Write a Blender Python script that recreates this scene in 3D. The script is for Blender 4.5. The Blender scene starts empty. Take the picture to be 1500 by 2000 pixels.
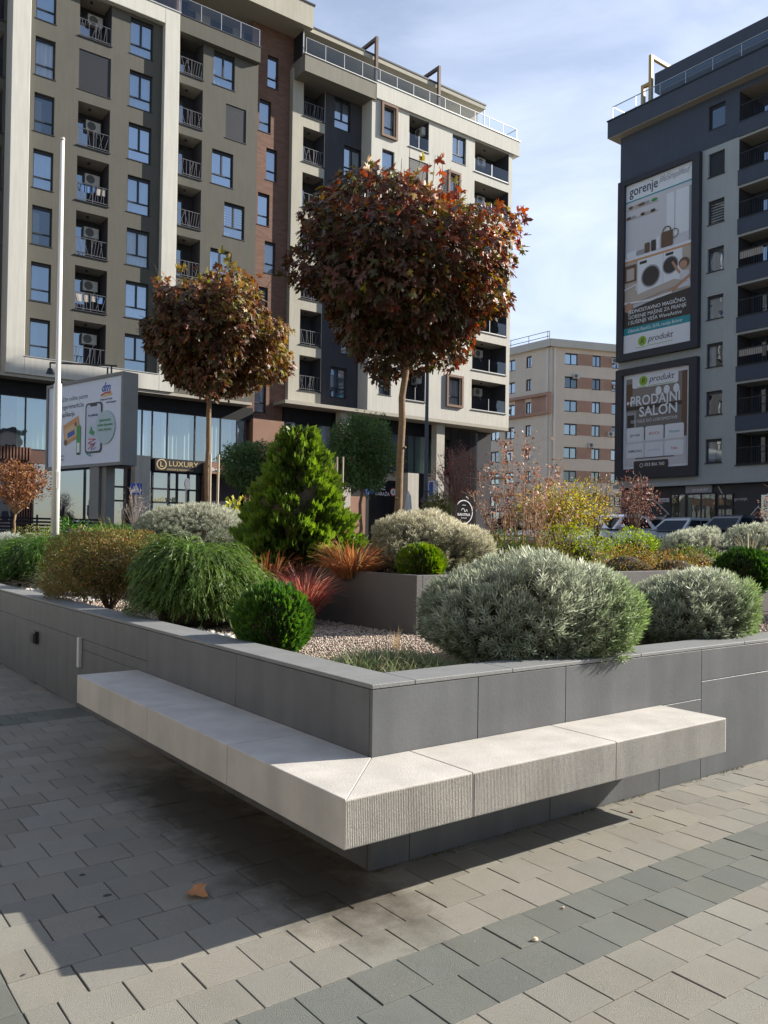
import bpy, bmesh, math, random
import numpy as np
from mathutils import Matrix, Vector
R_ = math.radians
S = bpy.context.scene
COL = S.collection
# ------------------------------------------------------------------ camera
YAW, PITCH, ROLL, FPX, CYP = 0.9269, 0.0107, 0.0155, 1616.363, 1033.25
CAM = np.array([-2.1307, -2.9044, 1.45])
def _cam_rows():
    f = np.array([math.cos(YAW)*math.cos(PITCH), math.sin(YAW)*math.cos(PITCH), math.sin(PITCH)])
    r = np.array([math.sin(YAW), -math.cos(YAW), 0.]); u = np.cross(r, f)
    c, s = math.cos(ROLL), math.sin(ROLL)
    return np.array([c*r+s*u, -s*r+c*u, f])
RM = _cam_rows()
cd = bpy.data.cameras.new('camera'); cam = bpy.data.objects.new('camera', cd); COL.objects.link(cam)
cd.sensor_fit = 'VERTICAL'; cd.sensor_height = 36; cd.lens = FPX/2000*36; cd.shift_y = (CYP-1000)/2000
cd.clip_start = .05; cd.clip_end = 2000
cam.matrix_world = Matrix(((RM[0][0], RM[1][0], -RM[2][0], CAM[0]), (RM[0][1], RM[1][1], -RM[2][1], CAM[1]), (RM[0][2], RM[1][2], -RM[2][2], CAM[2]), (0, 0, 0, 1)))
S.camera = cam
# ------------------------------------------------------------------ light
SUN_EL, SUN_AZ = R_(27.5), R_(-19)
sv = Vector((math.cos(SUN_EL)*math.cos(SUN_AZ), math.cos(SUN_EL)*math.sin(SUN_AZ), math.sin(SUN_EL)))
sl = bpy.data.lights.new('sun', 'SUN'); sl.energy = 5.0; sl.angle = R_(.53); sl.color = (1, .93, .82)
so = bpy.data.objects.new('sun', sl); COL.objects.link(so); so.rotation_euler = sv.to_track_quat('Z', 'Y').to_euler()
W = bpy.data.worlds.new('World'); S.world = W; W.use_nodes = True
nt = W.node_tree; N = nt.nodes; L = nt.links
sky = N.new('ShaderNodeTexSky'); sky.sky_type = 'NISHITA'; sky.sun_disc = False
sky.sun_elevation = SUN_EL; sky.sun_rotation = math.pi/2 - SUN_AZ
sky.air_density = 1.0; sky.dust_density = .6; sky.ozone_density = 2.0
bg = N['Background']; bg.inputs[1].default_value = .075
# thin high cloud: part of the sky itself, laid out by direction
tc = N.new('ShaderNodeTexCoord'); mp = N.new('ShaderNodeMapping'); mp.inputs['Scale'].default_value = (1.2, 2.2, 5.0)
mp.inputs['Rotation'].default_value = (.15, .1, .5)
nz = N.new('ShaderNodeTexNoise'); nz.inputs['Scale'].default_value = 1.6; nz.inputs['Detail'].default_value = 7; nz.inputs['Roughness'].default_value = .55; nz.inputs['Distortion'].default_value = .35
rp = N.new('ShaderNodeValToRGB'); rp.color_ramp.elements[0].position = .36; rp.color_ramp.elements[1].position = .68
rp.color_ramp.elements[0].color = (.42, .42, .42, 1); rp.color_ramp.elements[1].color = (1, 1, 1, 1)
mx = N.new('ShaderNodeMixRGB'); mx.inputs[2].default_value = (6.7, 7.5, 9.4, 1)
L.new(tc.outputs['Generated'], mp.inputs[0]); L.new(mp.outputs[0], nz.inputs[0]); L.new(nz.outputs[0], rp.inputs[0])
# cloud bank kept to the north-east; the rest cleared to cut sky fill
vd = N.new('ShaderNodeVectorMath'); vd.operation = 'DOT_PRODUCT'; vd.inputs[1].default_value = (.60, .75, .28); L.new(tc.outputs['Generated'], vd.inputs[0])
mk = N.new('ShaderNodeMapRange'); mk.interpolation_type = 'SMOOTHSTEP'; mk.inputs[1].default_value = -.05; mk.inputs[2].default_value = .6; mk.inputs[3].default_value = .10; L.new(vd.outputs['Value'], mk.inputs[0])
mm = N.new('ShaderNodeMath'); mm.operation = 'MULTIPLY'; L.new(rp.outputs[0], mm.inputs[0]); L.new(mk.outputs[0], mm.inputs[1]); # thinner veil higher up
sz = N.new('ShaderNodeSeparateXYZ'); L.new(tc.outputs['Generated'], sz.inputs[0]); ez = N.new('ShaderNodeMapRange'); ez.inputs[1].default_value = .28; ez.inputs[2].default_value = .62; ez.inputs[3].default_value = 1; ez.inputs[4].default_value = .72; L.new(sz.outputs[2], ez.inputs[0])
m3 = N.new('ShaderNodeMath'); m3.operation = 'MULTIPLY'; L.new(mm.outputs[0], m3.inputs[0]); L.new(ez.outputs[0], m3.inputs[1]); L.new(m3.outputs[0], mx.inputs[0]); L.new(sky.outputs[0], mx.inputs[1]); L.new(mx.outputs[0], bg.inputs[0])
S.view_settings.view_transform = 'Standard'; S.view_settings.look = 'None'; S.view_settings.exposure = .95; S.view_settings.gamma = 1
S.render.engine = 'CYCLES'; S.cycles.max_bounces = 6; S.cycles.transparent_max_bounces = 12; S.cycles.use_denoising = True
S.cycles.caustics_reflective = False; S.cycles.caustics_refractive = False

# ------------------------------------------------------------------ helpers
def at(px, py, dep):
    """world point at a distance dep in front of the camera station, as surveyed on the photograph"""
    q = np.array([(px-750)/FPX, -(py-CYP)/FPX, 1.])
    return CAM + (RM.T @ q)*dep
def link(o, parent=None):
    COL.objects.link(o)
    if parent is not None: o.parent = parent
    return o
def tag(o, label=None, cat=None, group=None, kind=None):
    if label: o['label'] = label
    if cat: o['category'] = cat
    if group: o['group'] = group
    if kind: o['kind'] = kind
    return o
def empty(name, loc=(0, 0, 0), rz=0, label=None, cat=None, group=None):
    o = bpy.data.objects.new(name, None); COL.objects.link(o); o.location = loc; o.rotation_euler = (0, 0, rz)
    return tag(o, label, cat, group)
def copy_tree(o, parent=None):
    c = o.copy(); COL.objects.link(c); c.parent = parent
    for ch in o.children: copy_tree(ch, c)
    return c
class MB:
    """collects boxes, prisms and tubes into one mesh"""
    def __init__(s): s.v = []; s.f = []; s.m = []; s.mats = []
    def mi(s, m):
        if m not in s.mats: s.mats.append(m)
        return s.mats.index(m)
    def add(s, vs, fs, m=None):
        b = len(s.v); s.v += [tuple(map(float, p)) for p in vs]; s.f += [tuple(i+b for i in f) for f in fs]
        s.m += [s.mi(m) if m is not None else 0]*len(fs)
    def box(s, x0, x1, y0, y1, z0, z1, m=None):
        s.add([(x0,y0,z0),(x1,y0,z0),(x1,y1,z0),(x0,y1,z0),(x0,y0,z1),(x1,y0,z1),(x1,y1,z1),(x0,y1,z1)],
              [(0,3,2,1),(4,5,6,7),(0,1,5,4),(1,2,6,5),(2,3,7,6),(3,0,4,7)], m)
    def cbox(s, x0, x1, y0, y1, z0, z1, c, m=None):
        """box with chamfered top edges"""
        s.add([(x0,y0,z0),(x1,y0,z0),(x1,y1,z0),(x0,y1,z0),(x0,y0,z1-c),(x1,y0,z1-c),(x1,y1,z1-c),(x0,y1,z1-c),
               (x0+c,y0+c,z1),(x1-c,y0+c,z1),(x1-c,y1-c,z1),(x0+c,y1-c,z1)],
              [(0,1,5,4),(1,2,6,5),(2,3,7,6),(3,0,4,7),(4,5,9,8),(5,6,10,9),(6,7,11,10),(7,4,8,11),(8,9,10,11)], m)
    def bar(s, a, b, w, h=None, m=None):
        a = Vector(a); b = Vector(b); h = h or w; d = (b-a).normalized(); up = Vector((0,0,1)) if abs(d.z) < .95 else Vector((0,1,0))
        r = d.cross(up).normalized()*w/2; u = r.cross(d).normalized()*h/2
        s.add([a-r-u,a+r-u,a+r+u,a-r+u,b-r-u,b+r-u,b+r+u,b-r+u], [(0,1,2,3),(7,6,5,4),(0,4,5,1),(1,5,6,2),(2,6,7,3),(3,7,4,0)], m)
    def tube(s, pts, rad, n=8, m=None, cap=True):
        pts = [Vector(p) for p in pts]; k = len(pts); rr = rad if hasattr(rad, '__len__') else [rad]*k
        vs = []; fs = []; ref = None
        for i, p in enumerate(pts):
            d = (pts[min(i+1,k-1)]-pts[max(i-1,0)]).normalized()
            if ref is None: ref = Vector((1,0,0)) if abs(d.x) < .8 else Vector((0,1,0))
            a = d.cross(ref).normalized(); c = a.cross(d).normalized(); ref = c
            ref = a.cross(d)*-1 if False else c
            for j in range(n):
                t = 2*math.pi*j/n; vs.append(p+(a*math.cos(t)+c*math.sin(t))*rr[i])
            ref = c
        for i in range(k-1):
            for j in range(n): fs.append((i*n+j, i*n+(j+1)%n, (i+1)*n+(j+1)%n, (i+1)*n+j))
        if cap: fs.append(tuple(range(n-1,-1,-1))); fs.append(tuple((k-1)*n+j for j in range(n)))
        s.add(vs, fs, m)
    def build(s, name, mat=None, parent=None, smooth=False, fr=None):
        me = bpy.data.meshes.new(name); me.from_pydata(s.v, [], s.f)
        if s.mats and mat is None:
            for m in s.mats: me.materials.append(m)
            me.polygons.foreach_set('material_index', s.m)
        else: me.materials.append(mat)
        if smooth: me.polygons.foreach_set('use_smooth', [True]*len(me.polygons))
        me.update(); o = bpy.data.objects.new(name, me)
        if fr is not None: o.matrix_basis = fr
        return link(o, parent)
def bevel(o, w, seg=2, lim=40):
    m = o.modifiers.new('bevel', 'BEVEL'); m.width = w; m.segments = seg; m.limit_method = 'ANGLE'; m.angle_limit = R_(lim)
    return o
# ---- materials
MATS = {}
def mat(name, col, rough=.7, var=.12, scale=8, bump=0., bscale=60, metal=0, spec=.5, speck=0, streak=0, col2=None, emit=None):
    if name in MATS: return MATS[name]
    m = bpy.data.materials.new(name); m.use_nodes = True; t = m.node_tree; n = t.nodes; l = t.links; b = n['Principled BSDF']
    b.inputs['Roughness'].default_value = rough; b.inputs['Metallic'].default_value = metal; b.inputs['Specular IOR Level'].default_value = spec
    geo = n.new('ShaderNodeNewGeometry')
    nz = n.new('ShaderNodeTexNoise'); nz.inputs['Scale'].default_value = scale; nz.inputs['Detail'].default_value = 6; nz.inputs['Roughness'].default_value = .6
    l.new(geo.outputs['Position'], nz.inputs[0])
    mr = n.new('ShaderNodeMapRange'); mr.inputs[1].default_value = .3; mr.inputs[2].default_value = .7
    l.new(nz.outputs[0], mr.inputs[0])
    c = n.new('ShaderNodeMixRGB'); l.new(mr.outputs[0], c.inputs[0])
    a = col2 or tuple(x*(1+var) for x in col); d = tuple(x*(1-var) for x in col)
    c.inputs[1].default_value = (*d, 1); c.inputs[2].default_value = (*a, 1); out = c.outputs[0]
    if speck:
        n2 = n.new('ShaderNodeTexNoise'); n2.inputs['Scale'].default_value = 260; n2.inputs['Detail'].default_value = 3; l.new(geo.outputs['Position'], n2.inputs[0])
        m2 = n.new('ShaderNodeMapRange'); m2.inputs[1].default_value = .3; m2.inputs[2].default_value = .7; m2.inputs[3].default_value = 1-speck; m2.inputs[4].default_value = 1+speck
        l.new(n2.outputs[0], m2.inputs[0]); v = n.new('ShaderNodeVectorMath'); v.operation = 'SCALE'; l.new(out, v.inputs[0]); l.new(m2.outputs[0], v.inputs['Scale']); out = v.outputs[0]
    if streak:   # rain streaks: stretched vertically in world space
        mpp = n.new('ShaderNodeMapping'); mpp.inputs['Scale'].default_value = (3.1, 3.1, .25); l.new(geo.outputs['Position'], mpp.inputs[0])
        n3 = n.new('ShaderNodeTexNoise'); n3.inputs['Scale'].default_value = 2.2; n3.inputs['Detail'].default_value = 5; l.new(mpp.outputs[0], n3.inputs[0])
        m3 = n.new('ShaderNodeMapRange'); m3.inputs[1].default_value = .35; m3.inputs[2].default_value = .65; m3.inputs[3].default_value = 1-streak; m3.inputs[4].default_value = 1+streak*.4
        l.new(n3.outputs[0], m3.inputs[0]); v = n.new('ShaderNodeVectorMath'); v.operation = 'SCALE'; l.new(out, v.inputs[0]); l.new(m3.outputs[0], v.inputs['Scale']); out = v.outputs[0]
    l.new(out, b.inputs['Base Color'])
    if bump:
        nb = n.new('ShaderNodeTexNoise'); nb.inputs['Scale'].default_value = bscale; nb.inputs['Detail'].default_value = 4; l.new(geo.outputs['Position'], nb.inputs[0])
        bp = n.new('ShaderNodeBump'); bp.inputs['Strength'].default_value = bump; bp.inputs['Distance'].default_value = .01; l.new(nb.outputs[0], bp.inputs['Height']); l.new(bp.outputs[0], b.inputs['Normal'])
    if emit: b.inputs['Emission Color'].default_value = (*emit, 1); b.inputs['Emission Strength'].default_value = 1
    MATS[name] = m; return m
def leafmat(name, rough=.45, trans=.35, spec=.4):
    if name in MATS: return MATS[name]
    m = bpy.data.materials.new(name); m.use_nodes = True; t = m.node_tree; n = t.nodes; l = t.links; b = n['Principled BSDF']
    at_ = n.new('ShaderNodeAttribute'); at_.attribute_name = 'leaf_colour'
    b.inputs['Roughness'].default_value = rough; b.inputs['Specular IOR Level'].default_value = spec
    tr = n.new('ShaderNodeBsdfTranslucent'); mx = n.new('ShaderNodeMixShader'); mx.inputs[0].default_value = trans
    hs = n.new('ShaderNodeHueSaturation'); hs.inputs['Value'].default_value = 1.5; hs.inputs['Saturation'].default_value = 1.15
    l.new(at_.outputs['Color'], b.inputs['Base Color']); l.new(at_.outputs['Color'], hs.inputs['Color']); l.new(hs.outputs[0], tr.inputs[0])
    l.new(b.outputs[0], mx.inputs[1]); l.new(tr.outputs[0], mx.inputs[2]); l.new(mx.outputs[0], n['Material Output'].inputs[0])
    MATS[name] = m; return m
def glassmat(name, tint=(.8,.9,.95), refl=.3, dark=None, rough=.01, gcol=(.86,.92,1,1)):
    if name in MATS: return MATS[name]
    m = bpy.data.materials.new(name); m.use_nodes = True; t = m.node_tree; n = t.nodes; l = t.links; n.remove(n['Principled BSDF'])
    gl = n.new('ShaderNodeBsdfGlossy'); gl.inputs['Roughness'].default_value = rough; gl.inputs[0].default_value = gcol
    if dark: tr = n.new('ShaderNodeBsdfDiffuse'); tr.inputs[0].default_value = (*dark, 1)
    else: tr = n.new('ShaderNodeBsdfTransparent'); tr.inputs[0].default_value = (*tint, 1)
    gg = n.new('ShaderNodeNewGeometry'); dt = n.new('ShaderNodeVectorMath'); dt.operation = 'DOT_PRODUCT'; l.new(gg.outputs['Incoming'], dt.inputs[0]); l.new(gg.outputs['Normal'], dt.inputs[1])
    def mth(op, a, b=None):   # Schlick's approximation, the same from both sides of the sheet
        q = n.new('ShaderNodeMath'); q.operation = op; q.use_clamp = op == 'ADD'
        for i, v in enumerate((a, b)):
            if v is None: continue
            if isinstance(v, (int, float)): q.inputs[i].default_value = v
            else: l.new(v, q.inputs[i])
        return q
    ad = mth('ADD', mth('POWER', mth('SUBTRACT', 1.0, mth('ABSOLUTE', dt.outputs['Value']).outputs[0]).outputs[0], 5.0).outputs[0], refl+.04)
    # slight waviness of real panes
    nz = n.new('ShaderNodeTexNoise'); nz.inputs['Scale'].default_value = .8; g = n.new('ShaderNodeNewGeometry'); l.new(g.outputs['Position'], nz.inputs[0])
    bp = n.new('ShaderNodeBump'); bp.inputs['Strength'].default_value = .08; bp.inputs['Distance'].default_value = .05; l.new(nz.outputs[0], bp.inputs['Height']); l.new(bp.outputs[0], gl.inputs['Normal'])
    mx = n.new('ShaderNodeMixShader'); l.new(ad.outputs[0], mx.inputs[0]); l.new(tr.outputs[0], mx.inputs[1]); l.new(gl.outputs[0], mx.inputs[2]); l.new(mx.outputs[0], n['Material Output'].inputs[0])
    MATS[name] = m; return m
# ---- writing
def text(s, size, m, parent, M_, name='lettering', ext=.002, align='LEFT', sx=1, shear=0, bold=0, spacing=1):
    cu = bpy.data.curves.new(name, 'FONT'); cu.body = s; cu.size = size; cu.extrude = ext; cu.align_x = align; cu.shear = shear; cu.offset = bold*size; cu.space_character = spacing
    cu.resolution_u = 3
    o = bpy.data.objects.new(name, cu); COL.objects.link(o)
    bpy.context.view_layer.update()
    me = bpy.data.meshes.new_from_object(o.evaluated_get(bpy.context.evaluated_depsgraph_get())); me.name = name
    COL.objects.unlink(o); bpy.data.objects.remove(o)
    me.materials.clear(); me.materials.append(m)
    q = bpy.data.objects.new(name, me); q.matrix_basis = M_ @ Matrix.Diagonal((sx, 1, 1, 1)); return link(q, parent)
class Fr:
    """a facade frame: u along the wall, z up, d into the building"""
    def __init__(s, O, U, N): s.O = Vector(O); s.U = Vector(U); s.N = Vector(N)
    def P(s, u, z, d=0): return s.O + s.U*u + s.N*d + Vector((0,0,z))
    def M(s, u, z, d=0):
        p = s.P(u, z, d); U = s.U; N_ = s.N
        return Matrix(((U.x, N_.x, 0, p.x), (U.y, N_.y, 0, p.y), (0, 0, 1, p.z), (0,0,0,1)))
    def T(s, u, z, d=0):   # text: x along U, y up
        p = s.P(u, z, d); U = s.U; N_ = -s.N
        return Matrix(((U.x, 0, N_.x, p.x), (U.y, 0, N_.y, p.y), (0, 1, 0, p.z), (0,0,0,1)))
    def box(s, mb, u0, u1, z0, z1, d0, d1, m=None):
        mb.add([s.P(u0,z0,d0),s.P(u1,z0,d0),s.P(u1,z0,d1),s.P(u0,z0,d1),s.P(u0,z1,d0),s.P(u1,z1,d0),s.P(u1,z1,d1),s.P(u0,z1,d1)],
               [(0,3,2,1),(4,5,6,7),(0,1,5,4),(1,2,6,5),(2,3,7,6),(3,0,4,7)], m)
def wall(name, fr, u0, u1, z0, z1, holes, m, parent, d=0, side=0):
    """facade sheet with real openings and their reveals; holes = (u0,u1,z0,z1,depth)"""
    us = sorted({u0, u1, *[max(u0,min(u1,h[i])) for h in holes for i in (0,1)]}); zs = sorted({z0, z1, *[max(z0,min(z1,h[i])) for h in holes for i in (2,3)]})
    mb = MB()
    for a, b in zip(us, us[1:]):
        for c, e in zip(zs, zs[1:]):
            mu, mz = (a+b)/2, (c+e)/2
            if any(h[0] < mu < h[1] and h[2] < mz < h[3] for h in holes): continue
            mb.add([fr.P(a,c,d), fr.P(b,c,d), fr.P(b,e,d), fr.P(a,e,d)], [(0,1,2,3)])
    for h in holes:
        a, b, c, e, k = h
        q = [fr.P(a,c,d), fr.P(b,c,d), fr.P(b,e,d), fr.P(a,e,d), fr.P(a,c,d+k), fr.P(b,c,d+k), fr.P(b,e,d+k), fr.P(a,e,d+k)]
        mb.add(q, [(0,4,5,1),(1,5,6,2),(2,6,7,3),(3,7,4,0)])
    if side:
        for u in (u0, u1): mb.add([fr.P(u,z0,d), fr.P(u,z0,d+side), fr.P(u,z1,d+side), fr.P(u,z1,d)], [(0,1,2,3)])
        for z in (z0, z1): mb.add([fr.P(u0,z,d), fr.P(u1,z,d), fr.P(u1,z,d+side), fr.P(u0,z,d+side)], [(0,1,2,3)])
    return mb.build(name, m, parent)
# ---- leaf scattering
def tris(name, V, F, colr, m, parent=None, smooth=False):
    V = np.asarray(V, np.float32).reshape(-1,3); F = np.asarray(F, np.int32).reshape(-1,3)
    me = bpy.data.meshes.new(name); me.vertices.add(len(V)); me.vertices.foreach_set('co', V.ravel())
    me.loops.add(F.size); me.loops.foreach_set('vertex_index', F.ravel())
    me.polygons.add(len(F)); me.polygons.foreach_set('loop_start', np.arange(0, F.size, 3, dtype=np.int32)); me.polygons.foreach_set('loop_total', np.full(len(F), 3, np.int32))
    if smooth: me.polygons.foreach_set('use_smooth', np.ones(len(F), bool))
    me.update(calc_edges=True)
    if colr is not None:
        a = me.color_attributes.new('leaf_colour', 'FLOAT_COLOR', 'POINT'); c4 = np.ones((len(V),4), np.float32); c4[:,:3] = np.clip(colr, 0.002, 1); a.data.foreach_set('color', c4.ravel())
    me.materials.append(m); o = bpy.data.objects.new(name, me); return link(o, parent)
def unit(a): return a/np.maximum(np.linalg.norm(a, axis=-1, keepdims=True), 1e-9)
def scatter(tv, tf, pos, axis, nrm, scale, rcol, tcol=None):
    """template verts tv (x side, y length, z normal) placed n times; returns V,F,C"""
    n = len(pos); y = unit(axis); x = unit(np.cross(y, nrm)); z = np.cross(x, y)
    sc = np.asarray(scale); sc = sc[:,None,None]*np.ones(3) if sc.ndim == 1 else sc[:,None,:]
    q = tv[None]*sc
    V = q[...,0:1]*x[:,None] + q[...,1:2]*y[:,None] + q[...,2:3]*z[:,None] + pos[:,None]
    F = tf[None] + (np.arange(n)*len(tv))[:,None,None]
    Cc = np.repeat(rcol[:,None], len(tv), 1)
    if tcol is not None: Cc = Cc*tcol[None]
    return V.reshape(-1,3), F.reshape(-1,3), Cc.reshape(-1,3)
def merge(parts):
    Vs, Fs, Cs = [], [], []; b = 0
    for V, F, C_ in parts: Vs.append(V); Fs.append(F+b); Cs.append(C_); b += len(V)
    return np.concatenate(Vs), np.concatenate(Fs), np.concatenate(Cs)
def pick(rng, n, cols, w, jit=.18):
    cols = np.array(cols); c = cols[rng.choice(len(cols), n, p=np.array(w)/sum(w))]
    return c*(1+rng.normal(0, jit, (n,1)))*(1+rng.normal(0, jit*.3, (n,3)))
# ================================================================== GROUND
STREET = 1.05
def ground():
    # one sheet to the horizon: the plaza level, rising gently to the street behind the planter
    xs = [-900,-60,-30,-12,-6,0,9,10.5,12,13.5,15,16.5,18,30,45,60,90,200,900]; ys = [-900,-60,-20,-6,0,13,14.5,16,17.5,19,20.5,22,30,40,60,90,200,900]
    def h(x, y):
        a = min(1, max(0, (y-13.0)/9)); b = min(1, max(0, (x-9)/9)); t = max(a, b); return STREET*t*t*(3-2*t)-.012
    V = [(x, y, h(x, y)) for y in ys for x in xs]; n = len(xs)
    F = [(j*n+i, j*n+i+1, (j+1)*n+i+1, (j+1)*n+i) for j in range(len(ys)-1) for i in range(n-1)]
    me = bpy.data.meshes.new('ground'); me.from_pydata(V, [], F); me.materials.append(mat('joint_sand', (.17,.15,.12), .95, .25, 14, .5, 300)); me.update()
    tag(link(bpy.data.objects.new('ground', me)), kind='structure')
    mb = MB()
    mb.add([(-60,22.2,STREET+.004),(44,22.2,STREET+.004),(44,42,STREET+.004),(-60,42,STREET+.004)], [(0,1,2,3)])
    o = mb.build('road', mat('asphalt', (.06,.06,.062), .9, .2, 3, .4, 200)); tag(o, kind='structure')
ground()
def paver_mat(name, col, stain=False):
    m = mat(name, col, .9, .07, 2.5, .9, 420, speck=.16)
    t = m.node_tree; n = t.nodes; l = t.links; b = n['Principled BSDF']
    src = b.inputs['Base Color'].links[0].from_socket
    a = n.new('ShaderNodeAttribute'); a.attribute_name = 'stone_tone'
    v = n.new('ShaderNodeVectorMath'); v.operation = 'MULTIPLY'; l.new(src, v.inputs[0]); l.new(a.outputs['Color'], v.inputs[1]); out = v.outputs[0]
    g = n.new('ShaderNodeNewGeometry'); sp = n.new('ShaderNodeSeparateXYZ'); l.new(g.outputs['Position'], sp.inputs[0])
    # damp, mossy stain along the foot of the bench: centre line x=-.2, fading past y=2.3 and y=-.5
    def mth(op, x, y=None, cl=False):
        q = n.new('ShaderNodeMath'); q.operation = op; q.use_clamp = cl
        for i, s_ in enumerate((x, y)):
            if s_ is None: continue
            if isinstance(s_, (int, float)): q.inputs[i].default_value = s_
            else: l.new(s_, q.inputs[i])
        return q.outputs[0]
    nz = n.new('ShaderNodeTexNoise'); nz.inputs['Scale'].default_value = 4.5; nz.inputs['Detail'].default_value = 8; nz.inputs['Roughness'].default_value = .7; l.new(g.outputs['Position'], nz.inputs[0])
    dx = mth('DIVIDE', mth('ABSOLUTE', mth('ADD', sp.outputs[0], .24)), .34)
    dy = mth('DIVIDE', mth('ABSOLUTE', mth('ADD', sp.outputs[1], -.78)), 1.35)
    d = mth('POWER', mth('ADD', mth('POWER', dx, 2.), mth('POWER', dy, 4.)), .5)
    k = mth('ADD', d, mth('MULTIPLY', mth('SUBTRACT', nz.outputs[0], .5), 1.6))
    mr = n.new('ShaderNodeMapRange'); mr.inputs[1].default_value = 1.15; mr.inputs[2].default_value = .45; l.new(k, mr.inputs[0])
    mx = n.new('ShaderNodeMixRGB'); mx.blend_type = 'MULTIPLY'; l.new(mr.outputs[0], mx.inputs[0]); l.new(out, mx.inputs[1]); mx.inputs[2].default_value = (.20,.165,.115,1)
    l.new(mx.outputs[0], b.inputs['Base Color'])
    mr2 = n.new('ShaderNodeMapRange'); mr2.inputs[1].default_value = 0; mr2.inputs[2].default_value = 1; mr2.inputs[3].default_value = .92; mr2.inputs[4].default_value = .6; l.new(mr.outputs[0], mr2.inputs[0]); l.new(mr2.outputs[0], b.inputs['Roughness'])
    return m
def pavement():
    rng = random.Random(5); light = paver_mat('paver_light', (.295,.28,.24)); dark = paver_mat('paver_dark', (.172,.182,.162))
    V = []; F = []; MI = []; T = []; p = .2035; c = .0018; g = .0010
    j0 = -22; 
    for j in range(j0, 66):
        y0 = -.05 + (j-1)*.2   # row boundaries -.25,-.05,...
        rel = (round((y0+1.05)/.2)) % 24
        off = -.46 if (j % 2 == 0) else -.358
        for i in range(-26, 46):
            xa = off + i*p
            cx, cy = xa+p/2, y0+.1
            if cx > .101 and cy > .06 and cx < 8.9 and cy < 12.9: continue
            spans = [(xa, xa+p)]
            for cut in (-1.475, -1.885):   # straight edges of the dark strip along the left
                spans = [q for u, v in spans for q in ([(u, cut), (cut, v)] if u+.02 < cut < v-.02 else [(u, v)])]
            for x0, x1 in spans:
                dk = rel in (0, 1) or (-1.885 < (x0+x1)/2 < -1.475)
                tone = 1+rng.gauss(0, .055); tw = rng.gauss(0, .012); z = rng.gauss(0, .0007); tl = [rng.gauss(0,.0006) for _ in range(4)]
                a, b_, e, f = x0+g+rng.random()*.0008, x1-g-.0014-rng.random()*.0012, y0+.0006, y0+.2-.0006
                b = len(V)
                V += [(a,e,-.02),(b_,e,-.02),(b_,f,-.02),(a,f,-.02),(a,e,z-c),(b_,e,z-c),(b_,f,z-c),(a,f,z-c),
                      (a+c,e+c,z+tl[0]),(b_-c,e+c,z+tl[1]),(b_-c,f-c,z+tl[2]),(a+c,f-c,z+tl[3])]
                F += [tuple(q+b for q in k) for k in ((0,1,5,4),(1,2,6,5),(2,3,7,6),(3,0,4,7),(4,5,9,8),(5,6,10,9),(6,7,11,10),(7,4,8,11),(8,9,10,11))]
                MI += [1 if dk else 0]*9; T += [(tone+tw, tone, tone-tw, 1)]*12
    me = bpy.data.meshes.new('pavement'); me.from_pydata(V, [], F); me.materials.append(light); me.materials.append(dark)
    me.polygons.foreach_set('material_index', MI); at_ = me.color_attributes.new('stone_tone', 'FLOAT_COLOR', 'POINT'); at_.data.foreach_set('color', np.array(T, np.float32).ravel()); me.update()
    tag(link(bpy.data.objects.new('pavement', me)), kind='structure')
pavement()
# ================================================================== PLANTER
HW, HB, BT, BW = .8115, .4963, .185, .4197
clad = mat('slate_cladding', (.122,.128,.134), .45, .12, 3.5, .10, 60, spec=.45, streak=.14)
cope = mat('slate_coping', (.20,.205,.205), .6, .1, 5, .2, 90)
core = mat('dark_mortar', (.05,.05,.05), .95)
PX, PY = 8.8, 12.6
planter = empty('planter', (0,0,0), 0, 'large raised planter clad in dark grey slabs behind the stone corner bench', 'planter')
def slabs():
    mb = MB(); g = .0018; th = .02
    def facex(y0, y1, z0, z1): mb.box(0, th, y0+g, y1-g, z0+g, z1-g)
    def facey(x0, x1, z0, z1): mb.box(x0+g, x1-g, 0, th, z0+g, z1-g)
    top = HW-.022
    for a, b in ((.0205,1.29),(1.29,2.62),(2.62,4.13),(4.13,5.57),(5.57,7.03),(7.03,8.5),(8.5,10),(10,11.4),(11.4,PY)):
        if a < 2.6: facex(a, b, .49, top)
        else: facex(a, b, .575, top)
    for a, b in ((.0205,1.29),(1.29,2.79)): facex(a, b, .0, .49)
    facex(2.62+.17, 4.13, .49, .575); facex(2.62,2.79,.49,.575)
    for a, b in ((2.79,4.13),(4.13,5.57),(5.57,7.03),(7.03,8.5),(8.5,10),(10,11.4),(11.4,PY)): facex(a, b, 0, .575 if a > 4 else .49)
    for a, b in ((0,.63),(.63,1.26),(1.26,2.515)): facey(a, b, .49, top)
    for a, b in ((2.515,3.78),(3.78,5.05),(5.05,6.3),(6.3,7.55),(7.55,PX)): facey(a, b, .596, top)
    for a, b in ((0,.22),(.22,1.15),(1.15,2.09)): facey(a, b, 0, .49)
    facey(2.09, 2.515, 0, .49)
    for a, b in ((2.515,4.4),(4.4,6.3),(6.3,PX)): facey(a, b, 0, .596)
    return mb.build('cladding', clad, planter)
bevel(slabs(), .0012, 1)
mb = MB(); mb.box(.02,.22,.02,PY,0,HW-.02); mb.box(.22,PX,.02,.22,0,HW-.02); mb.box(PX-.2,PX,.22,PY,0,HW-.02); mb.box(.22,PX-.2,PY-.2,PY,0,HW-.02)
mb.build('wall_core', core, planter)
mb = MB(); z0, z1 = HW-.02, HW
for a, b in ((.235,1.02),(1.02,2.2),(2.2,3.3),(3.3,4.5),(4.5,5.7),(5.7,6.9),(6.9,8.1),(8.1,9.3),(9.3,10.5),(10.5,PY)): mb.box(-.003,.235,a+.0012,b-.0012,z0,z1)
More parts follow.
